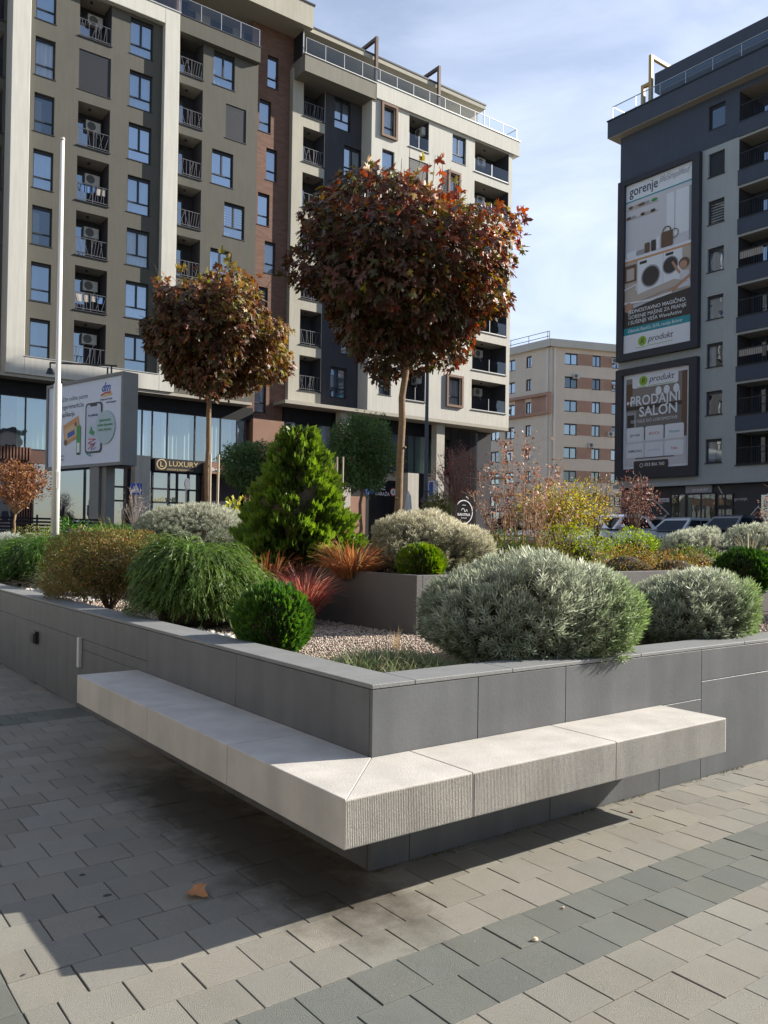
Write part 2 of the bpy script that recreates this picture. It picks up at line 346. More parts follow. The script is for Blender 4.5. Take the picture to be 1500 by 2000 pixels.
for a, b in ((.2362,.86),(.86,1.9),(1.9,3.0),(3.0,4.2),(4.2,5.4),(5.4,6.6),(6.6,PX)): mb.box(a+.0012,b-.0012,-.003,.235,z0,z1)
mb.box(-.003,.235,-.003,.2338,z0,z1)
mb.box(PX-.235,PX,.2362,PY,z0,z1); mb.box(.2362,PX-.24,PY-.235,PY,z0,z1)
bevel(mb.build('coping', cope, planter), .003, 2)
# soil
mb = MB(); mb.box(.22,PX-.2,.22,PY-.2,.3,.685); tag(mb.build('soil', mat('soil', (.07,.05,.035), .95, .3, 12, .8, 90)), kind='structure')
# raised inner beds
def bed(label, x0, x1, y0, y1, z1, soil):
    t = empty('raised_bed', (x0,y0,.69), 0, label, 'planter', 'raised beds inside the big planter')
    w = .06; L0 = (x1-x0); L1 = (y1-y0); h = z1-.69; mb = MB(); g = .0015
    n = max(1, round(L0/1.3)); m_ = max(1, round(L1/1.4))
    for i in range(n): mb.box(L0*i/n+(w if i == 0 else g), L0*(i+1)/n-g, 0, w, 0, h)
    for i in range(m_): mb.box(0, w, L1*i/m_+g, L1*(i+1)/m_-g, 0, h); mb.box(L0-w, L0, L1*i/m_+(w if i==0 else g), L1*(i+1)/m_-g, 0, h)
    mb.box(w+g, L0-w-g, L1-w, L1, 0, h)
    bevel(mb.build('cladding', mat('bed_cladding', (.115,.108,.108), .6, .1, 3, .25, 90), t), .002, 1)
    s_ = MB(); s_.box(w+.002, L0-w-.002, w+.002, L1-w-.002, 0, soil-.69); s_.build('soil', MATS['soil'], t)
bed('low dark bed corner rising behind the gravel strip and the largest silvery bush', 1.97, 5.6, 2.12, 11.4, 1.16, 1.09)
bed('dark bed corner at the right edge beneath the clipped dark green ball', 6.45, 8.5, 1.95, 8.2, 1.0, .94)
# gravel
def gravel():
    rng = np.random.default_rng(3)
    ov = np.array([(1,0,0),(-1,0,0),(0,1,0),(0,-1,0),(0,0,.8),(0,0,-.8),(.6,.6,.45),(-.6,.6,.45),(-.6,-.6,.45),(.6,-.6,.45)],float)
    of = np.array([(0,6,9),(2,7,6),(1,8,7),(3,9,8),(6,4,9),(7,4,6),(8,4,7),(9,4,8),(0,5,2),(2,5,1),(1,5,3),(3,5,0),(0,2,6),(2,1,7),(1,3,8),(3,0,9)])
    def strew(n, x0, x1, y0, y1, smin, smax, cols, w, z):
        pos = np.stack([rng.uniform(x0,x1,n), rng.uniform(y0,y1,n), z+rng.uniform(-.006,.008,n)],1)
        keep = ~((pos[:,0] > 1.96)&(pos[:,1] > 2.1)); pos = pos[keep]; n = len(pos)
        sc = rng.uniform(smin,smax,(n,1))*rng.uniform(.7,1.3,(n,3))
        return scatter(ov, of, pos, rng.normal(size=(n,3)), rng.normal(size=(n,3)), sc, pick(rng, n, cols, w, .12))
    pink = [(.52,.42,.34),(.42,.33,.28),(.6,.55,.47),(.33,.27,.24)]
    V,F,C_ = merge([strew(26000,.24,2.4,.3,3.6,.0045,.0095,pink,(4,3,2,1),.69), strew(9000,.24,1.6,3.6,9,.006,.012,pink,(3,3,2,2),.69), strew(5000,2.4,6.4,.24,2.1,.008,.013,pink,(3,3,2,2),.69)])
    tag(tris('gravel', V, F, C_, leafmat('stone_chips', .8, 0, .3)), kind='stuff')
    # bigger pale stones by the coping
    whit = [(.55,.52,.48),(.42,.40,.38),(.62,.6,.56),(.36,.3,.28)]
    V,F,C_ = merge([strew(260,.26,.62,1.9,3.2,.016,.04,whit,(3,3,2,2),.71), strew(420,.26,.8,6.2,9.5,.018,.045,whit,(3,3,2,2),.71), strew(90,.26,.5,5.2,6.2,.016,.035,whit,(3,3,2,2),.71)])
    tag(tris('stone_chippings', V, F, C_, leafmat('stone_chips')), kind='stuff')
gravel()
def grit():
    r = np.random.default_rng(12); n = 900; k = n//2
    x = np.concatenate([r.uniform(-1.8,4,k), -np.abs(r.normal(0,.05,n//4))-.01, r.uniform(.5,6,n-k-n//4)]); y = np.concatenate([r.uniform(-1.5,0,k), r.uniform(0,9,n//4), -np.abs(r.normal(0,.05,n-k-n//4))-.01])
    ov = np.array([(1,0,0),(-1,0,0),(0,1,0),(0,-1,0),(0,0,.7),(0,0,-.7)],float); of = np.array([(0,2,4),(2,1,4),(1,3,4),(3,0,4)])
    V,F,C_ = scatter(ov, of, np.stack([x,y,np.full(len(x),.0012)],1), np.stack([r.normal(size=len(x)),r.normal(size=len(x)),0*x],1), np.tile([(0,0,1.)],(len(x),1)), r.uniform(.0009,.0028,len(x)), pick(r, len(x), [(.45,.38,.3),(.3,.27,.22),(.14,.11,.08)], (2,2,3), .2))
    tag(tris('grit', V, F, C_, leafmat('stone_chips')), kind='stuff')
    # moss and dirt collecting where the paving meets the wall
    n = 5000; side = r.uniform(size=n) < .45; x = np.where(side, -np.abs(r.normal(0,.014,n))-.002, r.uniform(0,6,n)); y = np.where(side, r.uniform(0,8,n), -np.abs(r.normal(0,.014,n))-.002)
    keep = np.sin(x*5+y*4)+np.sin(x*13-y*9+2)+r.normal(0,.6,n) > .3; x = x[keep]; y = y[keep]; n = len(x)
    V,F,C_ = scatter(OV_, OF_, np.stack([x,y,np.zeros(n)],1), np.stack([r.normal(0,.6,n),r.normal(0,.6,n),np.ones(n)],1), r.normal(size=(n,3)), r.uniform(.003,.010,n), pick(r, n, [(.07,.085,.03),(.1,.08,.05),(.12,.14,.05)], (2,2,1), .2))
    tag(tris('moss', V, F, C_, leafmat('stone_chips')), kind='stuff')
OV_ = np.array([(0,0,0),(.28,.5,.07),(0,1,-.05),(-.28,.5,.07)],float); OF_ = np.array([(0,1,2),(0,2,3)])
grit()
# wall fittings
t = empty('wall_socket', (0,5.49,.44), 0, 'small black socket box on the left wall of the planter', 'socket')
mb = MB(); mb.box(-.035,0,-.075,.075,-.06,.06); bevel(mb.build('housing', mat('black_plastic', (.02,.02,.022), .4), t), .006)
mb = MB(); mb.box(-.045,-.0355,-.055,.055,-.045,.04); bevel(mb.build('lid', MATS['black_plastic'], t), .004)
mb = MB(); mb.box(-.028,0,0,.05,.34,.585)
o = mb.build('wall_light', mat('pale_plastic', (.62,.63,.62), .4, .03)); o.location = (0,4.07,0); bevel(o, .003); tag(o, 'narrow white strip light on the planter wall above the left end of the bench', 'light')
# ================================================================== BENCH
stone = mat('bench_stone', (.50,.475,.435), .8, .12, 3.2, .25, 150, speck=.07, streak=.10)
bench = empty('corner_bench', (0,0,0), 0, 'pale stone corner bench wrapping the corner of the dark planter', 'bench')
def bench_block(pts, name='bench_block'):
    """pts = plan polygon; extruded between underside and seat"""
    mb = MB(); n = len(pts); v = [(x,y,HB-BT) for x,y in pts]+[(x,y,HB) for x,y in pts]
    mb.add(v, [tuple(range(n-1,-1,-1)), tuple(range(n,2*n))]+[(i,(i+1)%n,n+(i+1)%n,n+i) for i in range(n)])
    return bevel(mb.build(name, stone, bench), .004, 2)
w = BW; g = .0015; rb = .0045
bench_block([(-w,-w),(-.0015,-.0015),(-.0015,.54-g),(-w,.54-g)])
bench_block([(-w,.54+g),(-.0015,.54+g),(-.0015,1.52-g),(-w,1.52-g)])
bench_block([(-w,1.52+g),(-.0015,1.52+g),(-.0015,2.789),(-w,2.789)])
bench_block([(-w+.004,-w+rb),(.21-g,-w+rb),(.21-g,-.0015),(0,-.0015)])
bench_block([(.21+g,-w+rb),(1.14-g,-w+rb),(1.14-g,-.0015),(.21+g,-.0015)])
bench_block([(1.14+g,-w+rb),(2.093,-w+rb),(2.093,-.0015),(1.14+g,-.0015)])
def ribs():
    rng = random.Random(2); mb = MB(); x = -w+.003; zA, zB = HB-BT+.006, HB-.007
    while x < 2.085:
        amp = (.0026 if x < .25 else .0019 if x < .7 else .0014 if x < 1.14 else .0011)*rng.uniform(.85,1.1)
        if not (abs(x-.21) < .006 or abs(x-1.14) < .006):
            y0 = -w+rb-.0004; wd = .0052
            mb.add([(x,y0,zA),(x+wd,y0,zA),(x+wd*.75,y0-amp,zA),(x+wd*.2,y0-amp,zA),(x,y0,zB),(x+wd,y0,zB),(x+wd*.75,y0-amp,zB),(x+wd*.2,y0-amp,zB)],
                   [(0,3,7,4),(3,2,6,7),(2,1,5,6),(4,7,6,5),(0,1,2,3)])
        x += .0081
    mb.build('ribbed_face', stone, bench)
ribs()
# fallen leaf, pebble
def maple_outline(wide=False):
    if wide: return [(0,0),(.10,.05),(.34,-.02),(.33,.12),(.55,.25),(.44,.33),(.52,.52),(.32,.50),(.20,.62),(.14,.80),(0,.95)]
    pts = [(0,0),(.07,.08),(.36,-.06),(.26,.13),(.58,.26),(.34,.30),(.52,.58),(.22,.44),(.12,.50),(.17,.74),(0,1.0)]
    return pts
mo = maple_outline(); full = mo + [(-x, y) for x, y in mo[-2:0:-1]]
MV = np.array([(0,.32,0)]+[(x, y, -.25*abs(x)-.12*y*y) for x, y in full]); MF = np.array([(0, i+1, (i+1) % len(full)+1) for i in range(len(full))])
mw = maple_outline(True); fw = mw+[(-x, y) for x, y in mw[-2:0:-1]]; LV = np.array([(0,.35,0)]+[(x,y,0) for x, y in fw])*.112; MFw = np.array([(0, i+1, (i+1) % len(fw)+1) for i in range(len(fw))]); V = LV.copy(); rq = np.random.default_rng(6); V[:,2] = .006+.014*np.abs(LV[:,0])/.05+rq.uniform(0,.008,len(V)); V[:,1] += LV[:,0]*.25
ang = R_(200); V = V@np.array([[math.cos(ang), math.sin(ang),0],[-math.sin(ang), math.cos(ang),0],[0,0,1]])
o = tris('fallen_leaf', V, MFw, np.tile([(.50,.22,.08)], (len(V),1)), leafmat('dry_leaf', .6, .1)); o.location = (-.72,.25,.0); tag(o, 'dry brown maple leaf lying on the shaded paving', 'leaf')
def pebble(x, y, s, col, label):
    bm = bmesh.new(); bmesh.ops.create_icosphere(bm, subdivisions=2, radius=s)
    r = random.Random(int(x*100))
    for v in bm.verts: v.co = Vector((v.co.x*1.2, v.co.y*.9, v.co.z*.75))*(1+r.uniform(-.12,.12))
    me = bpy.data.meshes.new('pebble'); bm.to_mesh(me); me.materials.append(mat('pebble_'+str(round(col[0],2)), col, .8)); o = link(bpy.data.objects.new('pebble', me)); o.location = (x, y, s*.62); tag(o, label, 'pebble', 'pebbles on the paving')
pebble(.13,-.84,.011,(.62,.5,.36),'pale tan pebble on the dark paver band right of the bench corner')
pebble(*at(1072,1774,1)[:0] if False else (.42,-.72),.006,(.6,.45,.35),'tiny pinkish pebble on the dark paver band')
pebble(1.62,-.16,.009,(.45,.25,.15),'small reddish pebble beside the foot of the right planter wall')
for k, (x, y, r) in enumerate(((-1.0,.41,.017),(-1.08,.24,.012),(-1.02,.67,.012),(-1.42,-.03,.007))):
    mb = MB(); n = 9; rr = random.Random(k); mb.add([(x+math.cos(6.283*i/n)*r*rr.uniform(.8,1.2), y+math.sin(6.283*i/n)*r*.8*rr.uniform(.8,1.2), .0022) for i in range(n)], [tuple(range(n))])
    tag(mb.build('gum_spot', mat('gum', (.035,.035,.04), .8)), kind='structure')
# ================================================================== BUILDINGS
def cv(x, z, Y):
    """survey coordinates were read on the plane y=43; carry them to a facade plane at Y"""
    s = (Y-CAM[1])/(43-CAM[1]); return (x-CAM[0])*s+CAM[0], (z-CAM[2])*s+CAM[2]
GREY = mat('render_grey', (.108,.104,.088), .9, .05, .7, .3, 60, streak=.07)
CREAM = mat('render_cream', (.60,.585,.53), .9, .03, .6, .25, 60, streak=.07)
SLATE = mat('render_slate', (.058,.058,.068), .9, .08, .8, .3, 60, streak=.1)
BEIGE = mat('render_beige', (.45,.425,.355), .9, .04, .6, .25, 60, streak=.07)
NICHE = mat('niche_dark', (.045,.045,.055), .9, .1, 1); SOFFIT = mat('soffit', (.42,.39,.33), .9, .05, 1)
FRAME = mat('window_frame', (.022,.024,.03), .45, .05); ALU = mat('aluminium', (.5,.5,.5), .35, .05, metal=.8)
RAIL = mat('railing_steel', (.13,.13,.145), .45, .1, metal=.3); WHITE = mat('white_paint', (.78,.78,.76), .5, .03)
ACW = mat('ac_case', (.62,.61,.57), .5, .05); BLACK = mat('black_cladding', (.012,.012,.015), .6, .1, 2, spec=.25); BRONZE = mat('bronze_steel', (.10,.055,.035), .5, .1)
GL = glassmat('window_glass', (.66,.78,.92), .40); GLD = glassmat('dark_glass', refl=.34, dark=(.015,.025,.045)); GLB = glassmat('balustrade_glass', (.90,.95,.96), .05)
GL2 = glassmat('window_glass_clear', (.85,.88,.92), .20); GL3 = glassmat('window_glass_dark', (.45,.58,.75), .52); GLD2 = glassmat('dark_glass_soft', refl=.14, dark=(.03,.04,.05)); _pv = [0]
CURT = mat('curtain', (.62,.64,.64), .9, .04, 3); CURTG = mat('green_curtain', (.42,.55,.34), .9, .06, 3); SHUT = mat('roller_shutter', (.10,.11,.12), .5, .05)
def brick_mat():
    m = mat('brick_slips', (.20,.105,.07), .85, .12, 1.2, .2, 60); t = m.node_tree; n = t.nodes; l = t.links; b = n['Principled BSDF']
    g = n.new('ShaderNodeNewGeometry'); mp_ = n.new('ShaderNodeMapping'); mp_.inputs['Rotation'].default_value = (R_(90),0,0); l.new(g.outputs['Position'], mp_.inputs[0])
    br = n.new('ShaderNodeTexBrick'); br.inputs['Scale'].default_value = 1; br.inputs['Brick Width'].default_value = .45; br.inputs['Row Height'].default_value = .11; br.inputs['Mortar Size'].default_value = .008
    br.inputs['Color1'].default_value = (.22,.12,.085,1); br.inputs['Color2'].default_value = (.165,.085,.06,1); br.inputs['Mortar'].default_value = (.13,.09,.07,1)
    l.new(mp_.outputs[0], br.inputs[0]); l.new(br.outputs[0], b.inputs['Base Color']); return m
BRICK = brick_mat()
_mesh = {}
def inst(key, make, name, parent, M_):
    if key not in _mesh: _mesh[key] = make()
    o = bpy.data.objects.new(name, _mesh[key]); o.matrix_basis = M_; return link(o, parent)
def mesh_of(mb, name, m):
    o = mb.build(name, m); me = o.data; COL.objects.unlink(o); bpy.data.objects.remove(o); return me
I4 = Matrix.Identity(4)
def window(parent, fr, u0, u1, z0, z1, d=.16, style='vt', curt='c', fm=None):
    """window > pane, curtain.  style v: upright bar, t: low transom, s: roller shutter down"""
    w, h = round(u1-u0,2), round(z1-z0,2); fm = fm or FRAME
    def mk():
        mb = MB(); f = .07
        mb.box(0,f,0,.07,0,h); mb.box(w-f,w,0,.07,0,h); mb.box(f,w-f,0,.07,0,f); mb.box(f,w-f,0,.07,h-f-.09,h)
        if 't' in style: mb.box(f,w-f,-.005,.065,h*.31-.035,h*.31+.035)
        if 'v' in style: mb.box(w*.5-.05,w*.5+.05,-.008,.062,(h*.31+.035) if 't' in style else f, h-f-.09)
        mb.box(-.05,w+.05,-d-.03,.0,-.045,-.004)
        if 's' in style:
            k = int((h-.2)/.055)
            for i in range(k): mb.box(f+.002,w-f-.002,.006,.03,f+.01+i*.055,f+.058+i*.055)
        return mesh_of(mb, 'window', fm)
    o = inst((w,h,style,d,fm.name), mk, 'window', parent, fr.M(u0, z0, d))
    if 's' in style: return o
    kk = _pv[0] % 5; _pv[0] += 3 if _pv[0] % 7 else 4   # panes differ in coating and in what they mirror
    g_ = (GLD if kk < 3 else GLD2) if curt == 'd' else (GL, GL, GL2, GL3, GL)[kk]
    def mp(): mb = MB(); mb.add([(.05,.05,.05),(w-.05,.05,.05),(w-.05,.05,h-.05),(.05,.05,h-.05)],[(0,1,2,3)]); return mesh_of(mb, 'pane', g_)
    inst(('p',w,h,g_.name), mp, 'pane', o, I4)
    if curt in 'cgbhw':
        def mc():
            mb = MB(); n = max(8, int(w/.07)); y = lambda i: .16+.035*math.sin(i*1.9)
            segs = [(0,w)] if curt in 'cg' else [(0,w*.42)] if curt == 'h' else [(w*.0,w)]
            if curt == 'b':
                k = int(h/.16)
                for i in range(k): mb.box(.04,w-.04,.14,.145,.06+i*.16,.06+i*.16+.09)
            else:
                for a, b in segs:
                    v = []; 
                    for i in range(n+1): x = a+(b-a)*i/n; v += [(x,y(i),.03),(x,y(i),h-.03)]
                    mb.add(v, [(2*i,2*i+2,2*i+3,2*i+1) for i in range(n)])
            return mesh_of(mb, 'curtain', CURTG if curt == 'g' else CURT)
        inst(('c',w,h,curt), mc, 'curtain', o, I4)
    return o
def ac_unit(parent, M_, s=1):
    def mk():
        mb = MB(); mb.box(0,.82,-.30,0,0,.56); mb.box(.1,.14,-.28,0,-.05,0); mb.box(.68,.72,-.28,0,-.05,0)
        mb.tube([(.66,-.29,.02),(.6,-.3,-.2),(.66,-.3,-.32)],.015,5)
        return mesh_of(mb, 'air_conditioner', ACW)
    def mg():
        mb = MB(); c = (.31,-.302,.28)
        for rr in (.23,.17,.11,.05): mb.tube([(c[0]+rr*math.cos(t*math.pi/9),c[1],c[2]+rr*math.sin(t*math.pi/9)) for t in range(19)],.007,4,cap=False)
        return mesh_of(mb, 'fan_grille', mat('grille', (.12,.12,.12), .6))
    def mback():
        mb = MB(); n = 20; mb.add([(.31+.24*math.cos(6.283*i/n),-.3005,.28+.24*math.sin(6.283*i/n)) for i in range(n)],[tuple(range(n))]); return mesh_of(mb,'fan',mat('fan_dark',(.16,.16,.16),.7))
    o = inst('ac', mk, 'air_conditioner', parent, M_); inst('acg', mg, 'fan_grille', o, I4); inst('acf', mback, 'fan', o, I4)
    return o
def rail_mesh(w, kind, seed):
    r = random.Random(seed); mb = MB(); h = .98
    if kind == 'bars':   # leaning bars in crossing directions
        mb.box(0,w,-.02,.02,h-.03,h); mb.box(0,w,-.02,.02,.09,.12)
        for q in (0,w*.5,w-.03): mb.box(q,q+.03,-.02,.02,0,h)
        for i in range(int(w/.16)):
            x = .05+i*.16; dx = r.choice((-.26,-.12,.0,.12,.26)); mb.bar((max(.02,min(w-.02,x)),0,.12),(max(.02,min(w-.02,x+dx)),0,h-.03),.02)
    elif kind == 'flat':
        mb.box(0,w,-.03,.03,h-.04,h)
        for i in range(int(w/.13)): mb.box(.03+i*.13,.045+i*.13,-.008,.008,.05,h-.04)
        mb.box(0,w,-.02,.02,.03,.06)
    else:   # glass
        mb.box(0,w,-.025,.025,.0,.06)
        for q in (.0,w*.5,w-.04): mb.box(q,q+.04,-.02,.02,.0,h)
    return mb
def balcony(parent, fr, u0, u1, z0, z1, depth=1.35, kind='bars', ac='back', seed=0, door=True, wallm=None, clutter=0):
    """balcony = the recess lining; children railing, door, air_conditioner"""
    w, h = u1-u0, z1-z0; mb = MB(); e = .004
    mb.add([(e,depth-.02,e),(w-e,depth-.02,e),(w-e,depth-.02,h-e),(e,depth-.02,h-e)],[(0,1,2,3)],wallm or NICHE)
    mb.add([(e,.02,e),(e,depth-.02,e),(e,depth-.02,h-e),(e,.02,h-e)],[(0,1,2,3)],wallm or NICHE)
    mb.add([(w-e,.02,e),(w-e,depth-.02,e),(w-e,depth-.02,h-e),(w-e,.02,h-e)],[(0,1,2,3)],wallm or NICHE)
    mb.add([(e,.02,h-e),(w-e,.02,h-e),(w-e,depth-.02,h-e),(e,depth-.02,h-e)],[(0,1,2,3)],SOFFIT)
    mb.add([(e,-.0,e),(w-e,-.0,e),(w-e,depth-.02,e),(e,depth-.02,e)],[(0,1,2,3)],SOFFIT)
    mb.tube([(w*.45,depth*.4,h-.1),(w*.45,depth*.4,h-.005)],.07,8,FRAME)
    mb.box(-.05,w+.05,-.06,.02,-.06,-.005,FRAME)
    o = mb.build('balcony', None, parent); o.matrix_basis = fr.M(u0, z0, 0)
    wr = round(w,2)
    inst(('rail',wr,kind,seed%3), lambda: mesh_of(rail_mesh(wr,kind,seed%3),'railing', RAIL if kind == 'bars' else ALU if kind == 'glass' else FRAME), 'railing', o, Matrix.Translation((0,.04,.01)))
    if kind == 'glass':
        def mg(): q = MB(); q.add([(.03,0,.06),(wr-.03,0,.06),(wr-.03,0,.96),(.03,0,.96)],[(0,1,2,3)]); return mesh_of(q,'glass_panel',GLB)
        inst(('gp',wr), mg, 'glass_panel', o, Matrix.Translation((0,.04,.01)))
    if door:
        dw = min(.95, w*.5)
        def md():
            q = MB(); q.box(0,.07,0,.06,0,2.05); q.box(dw-.07,dw,0,.06,0,2.05); q.box(.07,dw-.07,0,.06,0,.07); q.box(.07,dw-.07,0,.06,1.98,2.05); return mesh_of(q,'door',FRAME)
        def mdp(): q = MB(); q.add([(.06,.03,.06),(dw-.06,.03,.06),(dw-.06,.03,2),(.06,.03,2)],[(0,1,2,3)]); return mesh_of(q,'door_pane',GLD)
        inst(('door',round(dw,2)), md, 'door', o, Matrix.Translation((.1,depth-.12,.02))); inst(('dp',round(dw,2)), mdp, 'door_pane', o, Matrix.Translation((.1,depth-.12,.02)))
    if ac == 'back': ac_unit(o, Matrix.Translation((min(w-.95,w*.42),depth-.06,1.42)))
    elif ac == 'side': ac_unit(o, Matrix.Translation((w-.06,depth-.2,1.42))@Matrix.Rotation(-math.pi/2,4,'Z'))
    if clutter:
        r = random.Random(seed+77); cols = [(.6,.6,.58),(.05,.16,.1),(.3,.08,.1),(.1,.2,.4),(.5,.45,.4)]; q = MB()
        for i in range(clutter):
            x = .08+i*(w-.2)/clutter; q.box(x,x+(w-.2)/clutter*.85,.07,.085,.45+r.random()*.2,.93,mat('cloth%d'%r.randrange(5) if False else 'washing_'+'abcde'[r.randrange(5)], cols[r.randrange(5)], .9, .1, 9))
        q.build('washing', None, o)
    return o
# ------------------------------------------------------------------ grey and dark apartment block (A)
YF, YG, YB = 43.0, 43.38, 44.75
blockA = empty('apartment_building', (14,50,STREET), 0, 'tall grey apartment block with pale frame and brown stair strip, left half of the photo', 'building')
blockA.location = (0,0,0)
def holesA(): pass
frG = Fr((0,YG,0),(1,0,0),(0,1,0)); frF = Fr((0,YF,0),(1,0,0),(0,1,0)); frB = Fr((0,YB,0),(1,0,0),(0,1,0))
def build_A():
    P = blockA; g = lambda x, z: cv(x, z, YG); F = 2.985; head = 30.64; H = []; todo = []
    rr = random.Random(4)
    def R(x0, x1, z0, z1, dep): a, c = g(x0,z0); b, e = g(x1,z1); H.append((a,b,c,e,dep)); return a, b, c, e
    c1 = ['c','c','d','c','b2','h','d']; 
    for k in range(-1, 7):
        h = head-F*k
        if k >= 0: todo.append(('w', R(8.88,9.90,h-2.05,h,.28), 't', {0:'c',1:'c',2:'d',3:'c',4:'d',5:'d',6:'d'}[k]))
        if k >= 0: todo.append(('w', R(13.92,15.25,h-2.07,h,.28), 'vt', 'd' if k == 6 else 'c'))
        if k >= 0:
            if k == 1: todo.append(('w', R(11.13,12.86,h-2.1+.05,h+.15,.1), 's', 'd'))
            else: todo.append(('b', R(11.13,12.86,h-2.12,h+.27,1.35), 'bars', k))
    # right of the pale frame
    for k in range(0, 7):
        h = head-F*k
        r_ = R(16.88,18.34,h-2.12,h+.27,1.35); todo.append(('b', r_, 'bars', k+10) if k != 1 else ('b', r_, 'bars', k+10))
        x0, x1 = (19.0,20.4) if k % 2 == 0 else (19.85,21.22)
        todo.append(('w', R(x0,x1,h-2.07,h,.28), 's' if k == 1 else 'vt', 'b' if k == 3 else 'c'))
    u0, zb = g(7.9,9.72); u1, zt = g(22.0,31.9)
    wall('wall', frG, u0, u1, zb, zt, H, GREY, P)
    for q in todo:
        if q[0] == 'w': window(P, frG, *q[1], d=.16 if q[2] != 's' else .05, style=q[2], curt=q[3])
        else: balcony(P, frG, *q[1], kind='bars', ac='back' if q[3] < 10 else None, seed=q[3], clutter=6 if q[3] in (3,) else 4 if q[3] == 5 else 0)
    # pale frame standing proud of the wall
    mb = MB(); y1 = YG-.002
    mb.box(7.74,8.65,YF,y1+.9,9.72,31.95); mb.box(15.95,16.85,YF,y1,9.72,31.95); mb.box(8.65,15.95,YF,y1,9.72,10.66); mb.box(8.65,15.95,YF,y1,31.03,31.95)
    bevel(mb.build('frame', CREAM, P), .02, 1)
    mat('zinc', (.55,.55,.53), .4, .05, metal=.5)
    for q in ((8.66,15.94,YF-.03,y1-.01,10.662,10.70),(7.70,16.9,YF-.04,YG+.5,31.952,32.02)): mb = MB(); mb.box(*q); mb.build('flashing', MATS['zinc'], P)
    # slab and balustrade over the right part
    mb = MB(); mb.box(16.852,22.14,YF+.01,YG+3,30.95,31.9); mb.build('roof_terrace_slab', GREY, P)
    mb = MB(); mb.box(16.9,22.2,YF-.02,YG,31.902,31.96); mb.build('coping', FRAME, P)
    for x0, x1, nm in ((7.8,16.8,5),(16.9,22.1,4)):
        mb = MB(); pb = MB()
        for i in range(nm+1): x = x0+(x1-x0)*i/nm; mb.box(x-.02,x+.02,YF+.08,YF+.12,32.0,33.0)
        mb.box(x0,x1,YF+.07,YF+.13,33.0,33.03); o = mb.build('balustrade', ALU, P)
        pb.add([(x0,YF+.1,32.02),(x1,YF+.1,32.02),(x1,YF+.1,32.99),(x0,YF+.1,32.99)],[(0,1,2,3)]); pb.build('glass_panel', GLB, o)
    # setback storey and roof
    fp = Fr((0,46.2,0),(1,0,0),(0,1,0)); ph = [(a,a+1.6,33.2,35.0,.2) for a in (8.6,11.4,14.2,17.6,20.2)]
    wall('penthouse_wall', fp, 4, 22.6, 31.5, 36.3, ph, BEIGE, P)
    for h in ph: window(P, fp, *h[:4], d=.12, style='v', curt='d')
    mb = MB(); mb.box(3,21.6,43.9,56,35.7,36.5); mb.build('roof_slab', GREY, P)
    mb = MB(); mb.box(16.55,16.95,43.2,46.3,31.9,35.6); mb.build('party_screen', BRICK, P)
    # brown brick stair strip
    H2 = []; td = []; b = lambda x, z: cv(x, z, YB)
    for k in range(0, 8):
        hd = 31.66-2.93*k; x0, x1 = (22.65,23.42) if k % 2 == 0 else (22.12,22.93)
        a, c = b(x0,hd-2.0); e, f = b(x1,hd); H2.append((a,e,c,f,.25)); td.append((a,e,c,f))
    a, _ = b(21.55,0); e, _ = b(24.75,0); _, zt2 = b(0,33.6)
    wall('stair_wall', frB, a, e, STREET, zt2, H2, BRICK, P)
    for q in td: window(P, frB, *q, d=.14, style='t', curt='c')
    mb = MB(); xa, z0 = b(21.6,5.1); xb, z1 = b(23.75,8.62); mb.box(xa,xb,YB-.9,YB-.003,z0,z1); mb.build('stair_projection', mat('brick_light', (.30,.17,.12), .85, .1, 1), P)
    mb = MB(); mb.box(18.7,26,YG-.3,YB+2,34.6,36.1); mb.build('roof_overhang', BEIGE, P)
    mb = MB(); mb.box(18.6,26.1,YG-.36,YB+2.1,36.103,36.2); mb.build('roof_edge', FRAME, P)
    # body behind
    mb = MB(); mb.box(4,22.2,YG+1.5,58,.3,32); mb.box(22.2,25.8,YB+1.5,58,.3,35); mb.build('rear_body', NICHE, P)
    # ground and first floor: recessed shop front
    YS = 44.2; fs = Fr((0,YS,0),(1,0,0),(0,1,0)); s = lambda x, z: cv(x, z, YS)
    mb = MB(); mb.box(3.2,22.0,YF+.1,YS+1.6,9.55,9.715); mb.build('soffit', SOFFIT, P)
    x0, zz = s(3.5,8.55); x1, zh = s(22.0,9.9); mb = MB(); mb.box(x0,x1,YS-.05,YS+1,zz,9.55); mb.build('header_band', BLACK, P)
    edges = [4,5.6,7.5,8.75,9.85,11.2,12.6,13.9,15.0,15.6,16.5,18.2,19.05,19.85,20.95,21.5]
    mb = MB(); z0 = s(0,5.78)[1]; z1 = zz
    for e_ in edges: x = s(e_,0)[0]; mb.box(x-.035,x+.035,YS-.06,YS+.04,z0,z1)
    for za in (z0, z1-.05): mb.box(s(4,0)[0],s(21.5,0)[0],YS-.05,YS+.03,za,za+.06)
    fr_ = mb.build('curtain_wall_frame', FRAME, P)
    for i, (p, q) in enumerate(zip(edges, edges[1:])):
        a, b2_ = s(p,0)[0], s(q,0)[0]; mb = MB(); mb.add([(a,YS,z0),(b2_,YS,z0),(b2_,YS,z1),(a,YS,z1)],[(0,1,2,3)]); mb.build('pane', glassmat('shop_glass',(.75,.85,.85),.3) if 16.4 < p < 21 else GL, fr_)
    mb = MB(); xs = np.linspace(s(4,0)[0], s(21.5,0)[0], 260)
    v = []; 
    for i, x in enumerate(xs): v += [(x,YS+.3+.05*math.sin(i*1.7),z0),(x,YS+.3+.05*math.sin(i*1.7),z1)]
    for i in range(len(xs)-1):
        if (i//13) % 3 != 1: mb.add([v[2*i],v[2*i+2],v[2*i+3],v[2*i+1]],[(0,1,2,3)], CURTG if xs[i] < s(9.9,0)[0] else CURT)
    mb.build('curtains', None, P)
